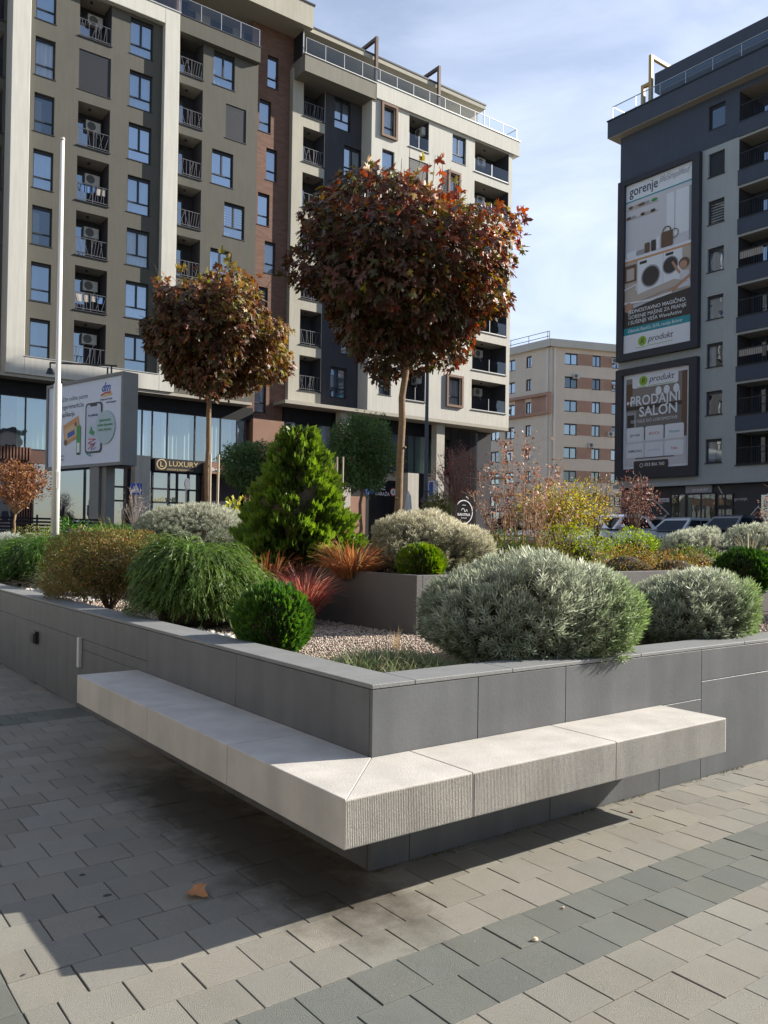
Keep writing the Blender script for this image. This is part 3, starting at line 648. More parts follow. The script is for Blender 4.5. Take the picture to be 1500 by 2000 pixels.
    mb = MB(); mb.box(s(3.5,0)[0],s(14.7,0)[0],YS-.04,YS+1,s(0,5.1)[1],z0-.004); mb.build('fascia', mat('fascia_brown', (.12,.06,.045), .6, .1, 2), P)
    mb = MB()
    for i in range(36): mb.box(3.6+i*.16,3.68+i*.16,YS-.3,YS-.05,s(0,5.2)[1],z0+.1)
    mb.build('timber_slats', mat('timber', (.20,.10,.07), .7, .2, 8), P)
    mb = MB(); mb.box(s(15.68,0)[0],s(21.3,0)[0],YS-.12,YS+.6,s(0,5.02)[1],z0-.004); mb.build('fascia', BLACK, P)
    # pale columns
    mat('concrete_pale', (.50,.47,.41), .85, .06, 2, streak=.1)
    for q in ((14.78,15.68,YF+.35,YF+1.0,.3,s(0,5.85)[1]),): mb = MB(); mb.box(*q); mb.build('column', MATS['concrete_pale'], P)
    # street-level glazing
    z2 = s(0,5.1)[1]; x0 = s(3.8,0)[0]; mb = MB(); mb.add([(x0,YS+.1,STREET),(s(18.6,0)[0],YS+.1,STREET),(s(18.6,0)[0],YS+.1,z2),(x0,YS+.1,z2)],[(0,1,2,3)]); sg = mb.build('shop_window', GLD, P)
    mb = MB()
    for e_ in (4,5.7,7.2,8.2,9.2,10.4,11.9,12.9,13.3,14.3,15.7,16.7,17.2,17.9,18.6): x = s(e_,0)[0]; mb.box(x-.05,x+.05,YS,YS+.12,STREET,z2)
    for za in (3.3,4.1): mb.box(s(12.9,0)[0],s(18.6,0)[0],YS,YS+.12,za,za+.1)
    mb.build('shop_frame', FRAME, sg)
    mb = MB()
    for i in range(7): mb.box(s(8.35,0)[0]+i*.13,s(8.35,0)[0]+i*.13+.05,YS-.2,YS,STREET,z2)
    mb.build('timber_slats', MATS['timber'], P)
    mb = MB(); mb.box(s(18.7,0)[0],s(21.6,0)[0],YF+.5,YS+.6,s(0,5.1)[1],s(0,5.75)[1]); mb.build('portal_beam', MATS['brick_light'], P)
    mb = MB(); mb.box(s(18.72,0)[0],s(19.0,0)[0],YF+.5,YS+.6,STREET,s(0,5.1)[1]-.003); mb.build('portal_post', BRICK, P)
    # neighbouring bay at the left edge of the photo
    fl = Fr((0,44.3,0),(1,0,0),(0,1,0)); H3 = [(3.6,7.6,28.55-2.985*k,30.9-2.985*k,1.3) for k in range(7)]
    wall('side_bay_wall', fl, 1.5, 7.9, 9.72, 32, H3, GREY, P)
    for i, h in enumerate(H3): balcony(P, fl, *h[:4], kind='flat', ac=None, seed=i)
build_A()
# ------------------------------------------------------------------ dark and cream block (B)
blockB = empty('apartment_building', (0,0,0), 0, 'slate and cream apartment block with roof terrace, centre, ending at the street corner', 'building')
YD, YL = 44.35, 43.15
def build_B():
    P = blockB; fd = Fr((0,YD,0),(1,0,0),(0,1,0)); fl = Fr((0,YL,0),(1,0,0),(0,1,0)); g = lambda x, z: cv(x, z, YD); l_ = lambda x, z: cv(x, z, YL)
    # beige strip with balconies, slate strip with windows
    H = []; td = []
    for k in range(7):
        a, c = g(25.3, 30.9-2.96*k-2.28+.05); b, e = g(26.93, 30.9-2.96*k+.02); H.append((a,b,c,e,1.3)); td.append((a,b,c,e))
    xa, zb = g(24.5,9.93); xb, zt = g(26.96,31.5)
    wall('wall', fd, xa, xb, zb, zt, H, BEIGE, P, side=1.5)
    for i, q in enumerate(td): balcony(P, fd, *q, kind='bars', ac=None, seed=i)
    H = []; td = []
    for k in range(7):
        x0, x1 = (27.7,28.98) if k % 2 == 0 else (28.5,29.9); a, c = g(x0,30.7-2.99*k-2.03); b, e = g(x1,30.7-2.99*k); H.append((a,b,c,e,.25)); td.append((a,b,c,e,k))
    xc, _ = g(30.9,0); wall('wall', fd, xb, xc, zb, zt, H, SLATE, P, d=-.004)
    for a,b,c,e,k in td: window(P, fd, a,b,c,e, d=.13, style='s' if k == 2 else 'vt', curt='c' if k in (0,1,6) else 'd')
    # cream volume
    F = 3.017; H = []; td = []; u0 = 30.85; u1 = 44.5; z0 = 10.2; z1 = 31.75
    def R(x0,x1,za,zb_,dep): H.append((x0,x1,za,zb_,dep)); return (x0,x1,za,zb_)
    for k in range(7):
        h = 31.62-F*k
        a = R(31.78,32.85,h-2.12,h-.08,.26); td.append(('w',a,'t','c' if k != 6 else 'd',k in (0,3)))
        if k == 1: td.append(('w',R(34.13,35.95,h-2.2,h-.02,.12),'s','d',0))
        else: td.append(('b',R(34.13,35.95,h-2.25,h,1.35),'glass',k))
        x0, x1 = ((38.24,39.6) if k % 2 == 0 and k != 6 else (37.95,38.85)) if k != 6 else (38.1,39.4)
        td.append(('w',R(x0,x1,h-2.12,h-.08,.26),'vt' if k in (0,) else 't','c',k in (1,4,6)))
        td.append(('b',R(40.5,44.12,h-2.25,h+.05,1.7),'glass',k+20))
    wall('wall', fl, u0, u1, z0, z1, H, CREAM, P, side=3.2)
    for q in td:
        if q[0] == 'w':
            window(P, fl, *q[1], d=.14 if q[2] != 's' else .05, style=q[2], curt=q[3])
            if q[4]:
                a,b,c,e = q[1]; mb = MB(); t = .17
                for bx in ((a-t,a,c-t,e+t),(b,b+t,c-t,e+t),(a,b,c-t,c),(a,b,e,e+t)): mb.box(bx[0],bx[1],YL-.16,YL-.002,bx[2],bx[3])
                mb.build('window_surround', mat('surround_brown', (.17,.095,.06), .7, .1, 3), P)
        else: balcony(P, fl, *q[1], depth=1.35 if q[3] < 20 else 1.65, kind='glass', ac='side' if q[3] < 20 else 'back', seed=q[3])
    # roof terrace slabs, balustrade
    mb = MB(); mb.box(25.36,31.1,YF,YD+2,31.62,32.72); mb.build('roof_terrace_slab', mat('render_dark_beige', (.235,.22,.185), .9, .05, .7, streak=.08), P)
    mb = MB(); mb.box(31.102,45.15,YF-.02,YD+8,31.752,32.9); mb.build('roof_terrace_slab', CREAM, P)
    mb = MB(); mb.box(25.3,31.1,YF-.05,YF+.3,32.722,32.78); mb.box(31.102,45.2,YF-.07,YF+.3,32.902,32.97); mb.build('coping', MATS['zinc'], P)
    mb = MB(); n = 13
    for i in range(n+1): x = 25.5+(44.9-25.5)*i/n; mb.box(x-.02,x+.02,YF+.1,YF+.14,32.8,33.85)
    mb.box(25.5,44.9,YF+.09,YF+.15,33.85,33.88); mb.box(44.87,44.93,YF+.1,YF+6,33.85,33.88); mb.box(44.88,44.92,YF+3,YF+3.04,32.9,33.85); o = mb.build('balustrade', ALU, P)
    mb = MB(); mb.add([(25.5,YF+.12,32.95),(44.9,YF+.12,32.95),(44.9,YF+.12,33.84),(25.5,YF+.12,33.84)],[(0,1,2,3)]); mb.add([(44.9,YF+.12,32.95),(44.9,YF+6,32.95),(44.9,YF+6,33.84),(44.9,YF+.12,33.84)],[(0,1,2,3)]); mb.build('glass_panel', GLB, o)
    fp = Fr((0,46.2,0),(1,0,0),(0,1,0)); ph = [(a,a+w_,32.95,35.3,.2) for a, w_ in ((27.2,2.4),(31.2,1.4),(34.4,2.6),(38.0,1.2),(40.4,2.0))]
    wall('penthouse_wall', fp, 25.6, 43.6, 32.6, 36.8, ph, BEIGE, P)
    for h in ph: window(P, fp, *h[:4], d=.12, style='v', curt='d')
    ac_unit(P, Matrix.Translation((33.2,46.18,34.6))); ac_unit(P, Matrix.Translation((39.5,46.18,34.6)))
    mb = MB(); mb.box(25.45,41.8,YF+.42,56,34.56,34.86); mb.build('roof_slab', BEIGE, P)
    mb = MB(); mb.box(25.4,41.86,YF+.38,56,34.862,34.97); mb.build('roof_edge', FRAME, P)
    mb = MB(); mb.box(25.52,25.6,YF+.56,46.2,32.75,34.55); mb.build('end_screen', FRAME, P)
    for xx in (25.47,41.66): mb = MB(); mb.box(xx,xx+.08,YF+.46,YF+.54,32.8 if xx < 30 else 32.95,34.555); mb.build('end_post', ALU, P)
    for x in (31.2,36.9):
        mb = MB(); mb.box(x-.1,x+.1,YF+.13,YF+.33,32.99,36.1); mb.box(x-.1,x+.1,YF+.332,YF+3.6,35.88,36.1); mb.box(x-.1,x+.1,YF+3.4,YF+3.6,34.98,35.88); mb.build('steel_portal', BRONZE, P)
    # body
    mb = MB(); mb.box(25.0,30.9,YD+1.5,58,.3,31.6); mb.box(30.9,44.47,YL+1.9,58,.3,31.74); mb.build('rear_body', NICHE, P)
    # recessed shop floors
    YS = 44.6; s = lambda x, z: cv(x, z, YS); x0 = s(24.2,0)[0]; x1 = s(41.0,0)[0]
    mb = MB(); mb.box(24.4,44.5,YL+.004,YS+1,9.98,10.198); mb.build('soffit', SOFFIT, P)
    mb = MB(); mb.box(x0,x1,YS-.02,YS+.9,s(0,8.75)[1],9.95); mb.build('header_band', BLACK, P)
    zc, zd = s(0,6.05)[1], s(0,8.75)[1]; mb = MB(); ed = [24.2,26,28.9,31.6,32.8,33.7,34.9,36.1,37.45]
    for e_ in ed: x = s(e_,0)[0]; mb.box(x-.04,x+.04,YS-.08,YS+.02,zc,zd)
    mb.box(x0,s(37.45,0)[0],YS-.07,YS+.01,zc,zc+.07); fr_ = mb.build('curtain_wall_frame', FRAME, P)
    for p, q in zip(ed, ed[1:]):
        a, b = s(p,0)[0], s(q,0)[0]; mb = MB(); mb.add([(a,YS,zc),(b,YS,zc),(b,YS,zd),(a,YS,zd)],[(0,1,2,3)]); mb.build('pane', GL, fr_)
    mb = MB(); xs = np.linspace(x0, s(37.45,0)[0], 240); y = lambda i: YS+.3+.06*math.sin(i*1.7)
    for i in range(len(xs)-1):
        if (i//17) % 4 != 2 or xs[i] > s(36.1,0)[0]: mb.add([(xs[i],y(i),zc),(xs[i+1],y(i+1),zc),(xs[i+1],y(i+1),zd),(xs[i],y(i),zd)],[(0,1,2,3)], CURTG if xs[i] > s(33.6,0)[0] else CURT)
    mb.build('curtains', None, P)
    for a, b, za, zb_ in ((29.0,29.92,1.0,9.97),(37.55,38.32,1.0,9.97),(34.9,35.9,1.0,s(0,6.0)[1])): mb = MB(); mb.box(a,b,YL+.5,YL+1.1,za,zb_); mb.build('column', MATS['concrete_pale'], P)
    mb = MB(); mb.box(s(38.35,0)[0],x1,YS-.05,YS+6,.3,9.94); mb.build('corner_glass', mat('black_glass', (.03,.027,.028), .06, .2, 1, spec=.8), P)
    mb = MB()
    for xx in (39.2,40.3): mb.box(s(xx,0)[0],s(xx,0)[0]+.03,YS-.07,YS-.052,2.2,9.9)
    mb.box(s(38.35,0)[0],x1,YS-.07,YS-.052,6.2,6.23); mb.build('glass_joints', FRAME, P)
    mb = MB(); mb.box(x0,s(38.34,0)[0],YS+.0,YS+.6,.3,zc-.004); mb.build('shop_wall', BLACK, P)
    mb = MB(); mb.box(s(28.2,0)[0],s(30.3,0)[0],YS-.6,YS-.01,.3,s(0,4.2)[1]); mb.build('entrance_block', MATS['brick_light'], P)
build_B()
# ------------------------------------------------------------------ dark block with advertisements (D)
blockD = empty('apartment_building', (0,0,0), 0, 'dark slate apartment block with big wall advertisements at the right edge', 'building')
XD = 42.0; KD = (XD-CAM[0])/(45.3-CAM[0])
def dv(y, z): return (y-CAM[1])*KD+CAM[1], (z-CAM[2])*KD+CAM[2]
frD = Fr((XD,0,0),(0,-1,0),(1,0,0))   # u = -y
SL2 = mat('render_slate_blue', (.074,.09,.125), .9, .06, .8, .3, 60, streak=.05); GR2 = mat('render_mid_grey', (.40,.43,.43), .9, .05, .7, .3, 60, streak=.04)
def build_D():
    P = blockD
    def B(mb, y0, y1, z0, z1, d0, d1, m=None):   # box from survey coords (y1 > y0), depth d along +x
        a, c = dv(y0,z0); b, e = dv(y1,z1); frD.box(mb, -b, -a, c, e, d0, d1, m)
    def rect(y0,y1,z0,z1): a, c = dv(y0,z0); b, e = dv(y1,z1); return -b, -a, c, e
    H = []; W_ = []; Bc = []
    Fd = 3.01
    for k in range(8):
        h = 29.03-Fd*k; r = rect(25.57,26.68,h-1.5,h); H.append((*r,.25)); W_.append((r,k))
    for k in range(8):
        zt_, zb_ = (29.2-Fd*k, 27.25-Fd*k) if k == 0 else (29.24-Fd*k, 27.3-Fd*k)
        for (ya, yb) in ((19.2,24.62),(12.6,18.2),(6.2,11.6)): r = rect(ya,yb,zb_,zt_); H.append((*r,1.5)); Bc.append((r,k,ya))
    ztop = dv(0,29.6)[1]; zmid = dv(0,26.4)[1]; zbot = dv(0,5.35)[1]
    up = [h for h in H if h[2] > zmid-.6]; 
    wall('upper_wall', frD, *[-dv(33.42,0)[0], -dv(4,0)[0]], zmid, ztop, [h for h in H if h[2] >= zmid], SL2, P, side=2)
    wall('wall', frD, -dv(33.42,0)[0], -dv(4,0)[0], zbot, zmid-.003, [h for h in H if h[2] < zmid], GR2, P, d=.02, side=2)
    for r, k in W_: window(P, frD, *r, d=.15, style='s' if k in (1,6-0) and k != 6 or k == 6 and False else '', curt={0:'d',1:'d',2:'b',3:'c',4:'c',5:'h',6:'d',7:'h'}[k])
    for r, k, ya in Bc: balcony(P, frD, *r, depth=1.45, kind='flat', ac='side' if False else 'back', seed=k+int(ya), clutter=3 if (k in (3,5) and ya > 19) else 0)
    mb = MB()
    for k in range(8):
        for (ya, yb) in ((19.2,24.66),(12.6,18.2),(6.2,11.6)):
            if k: B(mb, ya-.1, yb, 29.24-Fd*k+.14, 27.3-Fd*(k-1)-.02, -.05, .0)
    mb.build('spandrel', SL2, P)
    mb = MB(); B(mb, 4, 34.05, 29.62, 30.78, -.62, 6); mb.build('roof_terrace_slab', SL2, P)
    mb = MB(); B(mb, 4, 34.0, 29.58, 29.618, -.6, 1); mb.build('soffit', SOFFIT, P)
    mb = MB(); B(mb, 4, 34.1, 30.785, 30.86, -.68, -.3); mb.build('coping', FRAME, P)
    mb = MB(); 
    for i in range(16): y_ = 33.7-i*1.9; B(mb, y_, y_+.04, 30.8, 31.75, -.5, -.46)
    B(mb, 4, 33.75, 31.75, 31.79, -.51, -.45); B(mb, 33.7, 33.74, 31.75, 31.79, -.5, 5); o = mb.build('balustrade', ALU, P)
    mb = MB(); mb.add([frD.P(-dv(33.7,0)[0],dv(0,30.9)[1],-.48),frD.P(-8,dv(0,30.9)[1],-.48),frD.P(-8,dv(0,31.74)[1],-.48),frD.P(-dv(33.7,0)[0],dv(0,31.74)[1],-.48)],[(0,1,2,3)]); mb.build('glass_panel', GLB, o)
    fp = Fr((XD+2.0,0,0),(0,-1,0),(1,0,0)); ph = []
    for ya, yb in ((23.0,25.2),(19.4,21.8),(15,18)): ph.append((-yb,-ya,28.4,29.9,.2))
    wall("penthouse_wall", fp, -26.6, -4, 27.8, 30.2, ph, mat("render_offwhite", (.62,.60,.54), .9, .04, .6), P, side=5)
    for h in ph: window(P, fp, *h[:4], d=.12, style='v', curt='d')
    mb = MB(); B(mb, 4, 30.65, 31.62, 32.9, -.1, 9); mb.build('roof_slab', SL2, P)
    mb = MB(); B(mb, 4, 30.6, 31.58, 31.616, -.08, 6); mb.build('soffit', SOFFIT, P)
    OC = mat('ochre_steel', (.52,.36,.13), .5, .08, 3)
    mb = MB(); B(mb, 30.8, 31.02, 30.8, 34.25, -.25, -.03); B(mb, 30.8, 31.02, 34.03, 34.25, -.028, 4.2); B(mb, 30.8, 31.02, 31.2, 34.025, 4.0, 4.2); mb.build('steel_portal', OC, P)
    mb = MB(); B(mb, 31.4, 31.62, 30.8, 32.45, -.25, -.03); B(mb, 31.03, 31.395, 32.25, 32.45, -.25, -.03); mb.build('steel_portal', OC, P)
    mb = MB(); frD.box(mb, -30.2, -4.2, .3, 27.3, 1.6, 14); mb.build('rear_body', NICHE, P)
    mb = MB(); B(mb, 4, 33.5, 5.12, 5.345, -.25, 2); mb.build('ledge', GR2, P)
    # shop level
    mb = MB(); B(mb, 4, 33.2, .35, 5.115, .25, 1.2); mb.build('shop_wall', mat('shop_dark', (.05,.048,.055), .6, .1, 2), P)
    for ya, yb, za, zb_ in ((28.14,29.22,1.4,4.55),(26.05,28.05,1.0,4.52),(24.9,25.9,1.4,3.55),(24.9,25.9,3.75,4.45),(20.5,23.15,1.4,4.37),(13,19,1.2,4.4),(5,12,1.2,4.4)):
        sg = MB(); fr2 = MB(); B(sg, ya, yb, za, zb_, .20, .22); B(fr2, ya-.05, yb+.05, zb_, zb_+.06, .15, .24)
        for q in (ya, (ya+yb)/2, yb): B(fr2, q-.03, q+.03, za, zb_+.001, .15, .24)
        o = sg.build('shop_window', glassmat('shop_glass_tint', refl=.22, dark=(.10,.11,.07)), P); fr2.build('shop_frame', FRAME, o)
    st = MB()
    def strip(a, b):
        (ya, za), (yb, zb_) = a, b; p = frD.P(-dv(ya,za)[0], dv(ya,za)[1], .22); q = frD.P(-dv(yb,zb_)[0], dv(yb,zb_)[1], .22); st.bar(p, q, .06, .06)
    for a, b in (((30.74,4.48),(29.35,3.26)),((29.5,3.3),(30.0,2.96)),((25.9,5.0),(25.62,4.53)),((23.2,3.75),(23.8,3.1)),((21.5,4.9),(20.5,3.0))): strip(a, b)
    st.build('light_strip', mat('strip_white', (.55,.55,.55), .5), P)
build_D()
# ------------------------------------------------------------------ distant beige block (C)
blockC = empty('apartment_building', (0,0,0), 0, 'distant beige block with terracotta bands between the two nearer buildings', 'building')
def build_C():
    P = blockC; CB = mat('render_sand', (.78,.66,.54), .9, .05, .4, streak=.04); TC = mat('terracotta', (.46,.27,.20), .9, .1, .8, streak=.03); cr = (73.59,64.98)
    a = R_(-20); U = (math.cos(a), math.sin(a), 0); N_ = (-U[1], U[0], 0); fr_ = Fr((*cr,0), U, N_); fl = Fr((*cr,0), (0,-1,0), (1,0,0))
    F = 2.86; H = []; W_ = []
    for k in range(7):
        h = 24.3-F*k
        for i, (u0, u1) in enumerate(((1.95,3.7),(5.75,6.9),(8.5,9.9),(11.8,13.4),(15.2,16.6),(18.4,20))): H.append((u0,u1,h-1.38,h,.25)); W_.append((u0,u1,h-1.38,h,k,i))
    wall('wall', fr_, 0, 24, STREET, 24.85, H, CB, P)
    for u0,u1,a_,b_,k,i in W_: window(P, fr_, u0,u1,a_,b_, d=.14, style='v', curt='h' if (k+i) % 3 == 0 else 'd')
    for k in range(7):
        h = 24.3-F*k
        for u0, u1 in ((3.7,5.75),(6.9,8.5),(9.9,11.8)): mb = MB(); fr_.box(mb, u0+.02, u1-.02, h-1.38, h, -.03, -.002); mb.build('terracotta_panel', TC, P)
    H = []; W_ = []
    for k in range(7):
        h = 24.3-F*k
        ws = ((3.1,4.2,1),(5.9,7.9,0)) if k != 3 else ((3.1,4.2,1),(5.9,7.9,0))
        ex = ((8.6,10.2,0),(11,12.8,0)) if k >= 3 else ()
        for u0, u1, n_ in tuple((a0,a1-.2 if i == 0 else a1-.4,i) for i,(a0,a1,_) in enumerate(ws))+ex: H.append((-u1,-u0,h-1.4,h,.25)); W_.append((-u1,-u0,h-1.4,h,k))
    wall('wall', fl, -16, 0, STREET, 24.85, H, CB, P)
    for u0,u1,a_,b_,k in W_: window(P, fl, u0,u1,a_,b_, d=.14, style='v', curt='c', fm=mat('frame_brown', (.12,.07,.05), .6))
    mb = MB(); fl.box(mb, -9.5, -.5, 16.9, 19.1, -.12, -.002); 
    q = MB(); 
    for zz in (19.0,16.75): fl.box(q, -10, .25, zz, zz+.35, -.4, -.003)
    fl.box(q, -.15, .25, 17.1, 19.0, -.4, -.003); q.build('terracotta_band', TC, P)
    for zz, hh in ((7.0,.4),(9.3,.25)): q = MB(); fl.box(q, -14.5, -6, zz, zz+hh, -.4, -.003); q.build('terracotta_band', TC, P)
    for u0, u1 in ((-3.0,-.2),(-5.8,-4.1),(-9.5,-7.6)): mb = MB(); fl.box(mb, u0, u1, 17.12, 18.98, -.04, -.002); mb.build('terracotta_panel', TC, P)
    # roof edge, railing, pipes
    mb = MB(); fr_.box(mb, -.3, 24, 24.853, 25.75, -.5, 14); fl.box(mb, -16, .3, 24.853, 25.75, -.5, .0); mb.build('roof_parapet', mat('parapet_grey', (.62,.58,.51), .9, .05, .5), P)
    mb = MB()
    for zz in (26.2,26.8): mb.bar(fl.P(-16,zz,0), fl.P(-.2,zz,0), .06)
    for i in range(6): mb.bar(fl.P(-16+i*3.1,25.7,0), fl.P(-16+i*3.1,26.8,0), .06)
    mb.bar(fl.P(-.2,25.7,0), fl.P(-.2,26.8,0), .06); mb.build('roof_railing', FRAME, P)
    for q_, r_ in ((fr_.P(.5,1,-.12),.11),(fl.P(-.35,1,-.12),.08)): mb = MB(); mb.tube([q_, q_+Vector((0,0,23.8))], r_, 8); mb.build('drainpipe', WHITE, P)
    for u, z in ((3.0,21.2),(8.6,20.4),(5.2,12.9),(7.9,14.4),(8.3,23.5)): ac_unit(P, fr_.M(u, z, -.02))
    for u, z in ((-8.0,22.2),(-8.0,17.6),(-7.9,15.3)): ac_unit(P, fl.M(u, z, -.02))
    mb = MB(); fr_.box(mb, .3, 23.5, .6, 24.8, 1.2, 12); fl.box(mb, -15.5, -.3, .6, 24.8, 1.2, 8); mb.build('rear_body', NICHE, P)
    # shops below
    mb = MB(); fl.box(mb, -15.5, -.4, 5.0, 5.5, -.6, -.003); fr_.box(mb, .2, 23, 4.2, 4.9, -.7, -.003); mb.build('canopy', mat('canopy_brown', (.14,.09,.07), .7), P)
    mb = MB(); fl.box(mb, -15, -3, 1.1, 5.0, -.05, -.004); o = mb.build('shop_window', GLD, P)
    mb = MB(); fl.box(mb, -15, -6.8, 1.5, 3.6, -.08, -.052); mb.build('poster', mat('yellow_poster', (.62,.42,.03), .6, .1, 1), o)
    mb = MB(); 
    for u in (-15,-13,-11.2,-9.5,-8.2,-6.8,-5,-3): fl.box(mb, u-.06, u+.06, 1.1, 5.0, -.12, -.082)
    mb.build('shop_frame', FRAME, o)
    mb = MB(); fl.box(mb, -14.6, -13.3, 3.7, 4.9, -.07, -.052); fl.box(mb, -11, -9.8, 3.7, 4.8, -.07, -.052); mb.build('poster', mat('pale_poster', (.5,.45,.4), .6, .3, 2), o)
    mb = MB(); fr_.box(mb, 7.2, 10.5, 2.6, 4.15, -.1, -.004); mb.build('hoarding', mat('hoarding_white', (.6,.58,.55), .7, .05), P)
    mb = MB(); fr_.box(mb, .4, 7.1, .8, 4.1, -.05, -.004); mb.build('shop_window', GLD, P)
build_C()

# ------------------------------------------------------------------ blocks across the square, behind the photographer (unseen, added to cut sky fill on the plaza; they also show in the shop glass)
def across():
    rowmat = mat('render_pale_row', (.30,.28,.25), .9, .08, .5, streak=.1)
    for label, O, U, N_, L, h, dep in (('long pale apartment row added out of view to the west to cut sky fill', (-27,-60,0), (0,1,0), (-1,0,0), 108, 25, 13), ('lower apartment row added out of view across the square to the south', (34,-64,0), (-1,0,0), (0,-1,0), 62, 19, 13)):
        t = empty('apartment_building', (0,0,0), 0, label, 'building'); fr = Fr(O, U, N_); H = []
        for k in range(int(h/3)-1):
            for i in range(int(L/3.4)): H.append((1+i*3.4,2.5+i*3.4,3.4+k*3,5.0+k*3,.25))
        wall('wall', fr, 0, L, 0, h, H, rowmat, t)
        mb = MB(); fr.box(mb, .2, L-.2, -.5, h-.1, .26, dep); mb.build('rear_body', NICHE, t)
        mb = MB(); fr.box(mb, -.3, L+.3, h, h+.5, -.4, dep+.3); mb.build('roof', FRAME, t)
across()
# ================================================================== SIGNS, POSTERS, STREET FURNITURE, CARS
class Flat:
    """coloured shapes laid on a flat board; s to the right, t up, in metres"""
    def __init__(s, M_): s.M = M_; s.mb = MB(); s.k = 0
    def poly(s, pts, m, lift=None):
        s.k += 1; z = (lift if lift is not None else s.k*.0016)
        s.mb.add([(x, y, z) for x, y in pts], [tuple(range(len(pts)))], m)
    def rect(s, a, b, c, d, m): s.poly([(a,c),(b,c),(b,d),(a,d)], m)
    def rrect(s, a, b, c, d, r, m):
        p = []
        for cx, cy, st in ((b-r,d-r,0),(a+r,d-r,90),(a+r,c+r,180),(b-r,c+r,270)):
            for i in range(5): q = R_(st+i*22.5); p.append((cx+r*math.cos(q), cy+r*math.sin(q)))
        s.poly(p, m)
    def disc(s, x, y, r, m, ry=None, n=28): s.poly([(x+r*math.cos(6.2832*i/n), y+(ry or r)*math.sin(6.2832*i/n)) for i in range(n)], m)
    def ring(s, x, y, r0, r1, m, n=36, a0=0, a1=360):
        s.k += 1; z = s.k*.0016; v = []; f = []
        for i in range(n+1): a = R_(a0+(a1-a0)*i/n); v += [(x+r0*math.cos(a),y+r0*math.sin(a),z),(x+r1*math.cos(a),y+r1*math.sin(a),z)]
        s.mb.add(v, [(2*i,2*i+1,2*i+3,2*i+2) for i in range(n)], m)
    def line(s, pts, w, m):
        s.k += 1
        for a, b in zip(pts, pts[1:]):
            a = Vector(a); b = Vector(b); d = (b-a); n_ = Vector((-d.y, d.x)).normalized()*w/2; s.mb.add([(a.x-n_.x,a.y-n_.y,s.k*.0016),(b.x-n_.x,b.y-n_.y,s.k*.0016),(b.x+n_.x,b.y+n_.y,s.k*.0016),(a.x+n_.x,a.y+n_.y,s.k*.0016)], [(0,1,2,3)], m)
    def build(s, name, parent): o = s.mb.build(name, None, parent); o.matrix_basis = s.M; return o
    def T(s, x, y): s.k += 1; return s.M @ Matrix.Translation((x, y, s.k*.0016))
def pm(name, col, rough=.55): return mat('print_'+name, col, rough, .02, 3)
pW = pm('white', (.80,.83,.88)); pNavy = pm('navy', (.02,.03,.09)); pTeal = pm('teal', (.03,.30,.36)); pK = pm('black', (.015,.015,.018)); pGr = pm('lime', (.30,.50,.04)); pGy = pm('grey', (.35,.36,.40))
pBe = pm('beige', (.52,.45,.39)); pBr = pm('brown', (.16,.09,.055)); pLt = pm('light', (.66,.66,.70)); pSk = pm('skin', (.50,.28,.19)); pDk = pm('dark_brown', (.055,.045,.04)); pRed = pm('red', (.55,.04,.04)); pBl = pm('blue', (.03,.09,.42)); pOr = pm('orange', (.62,.30,.10)); pGn = pm('green', (.05,.30,.08)); pPale = pm('pale_blue', (.50,.60,.74))
SIGNW = mat('sign_white', (.72,.72,.70), .5, .02)
def ad_frame(t, y0, y1, z0, z1, py0, py1, pz0, pz1):
    a, c = dv(y0,z0); b, e = dv(y1,z1); pa, pc = dv(py0,pz0); pb, pe = dv(py1,pz1); mb = MB()
    for q in ((-b,-pb,c,e),(-pa,-a,c,e),(-pb+.001,-pa-.001,c,pc),(-pb+.001,-pa-.001,pe,e)): frD.box(mb, *q, -.32, .015)
    mb.build('frame', mat('box_frame', (.030,.032,.045), .55, .08, 2), t)
    mb = MB(); frD.box(mb, -pb+.001, -pa-.001, pc+.001, pe-.001, -.10, -.02); mb.build('panel', pW, t)
    F = Flat(frD.T(-pb, pc, -.105)); return F, pb-pa, pe-pc
def produkt_logo(F, t, x, y, s):
    F.disc(x, y, s*.55, pGr); text('R', s*.85, pK, t, F.T(x-s*.28, y-s*.29), shear=.2); text('produkt', s*.95, pK, t, F.T(x+s*.75, y-s*.22), shear=.3)
    F.rect(x-s*.75, x+s*.4, y-s*.72, y-s*.64, pGr); F.rect(x+s*.6, x+s*3.9, y-s*.66, y-s*.60, pGr)
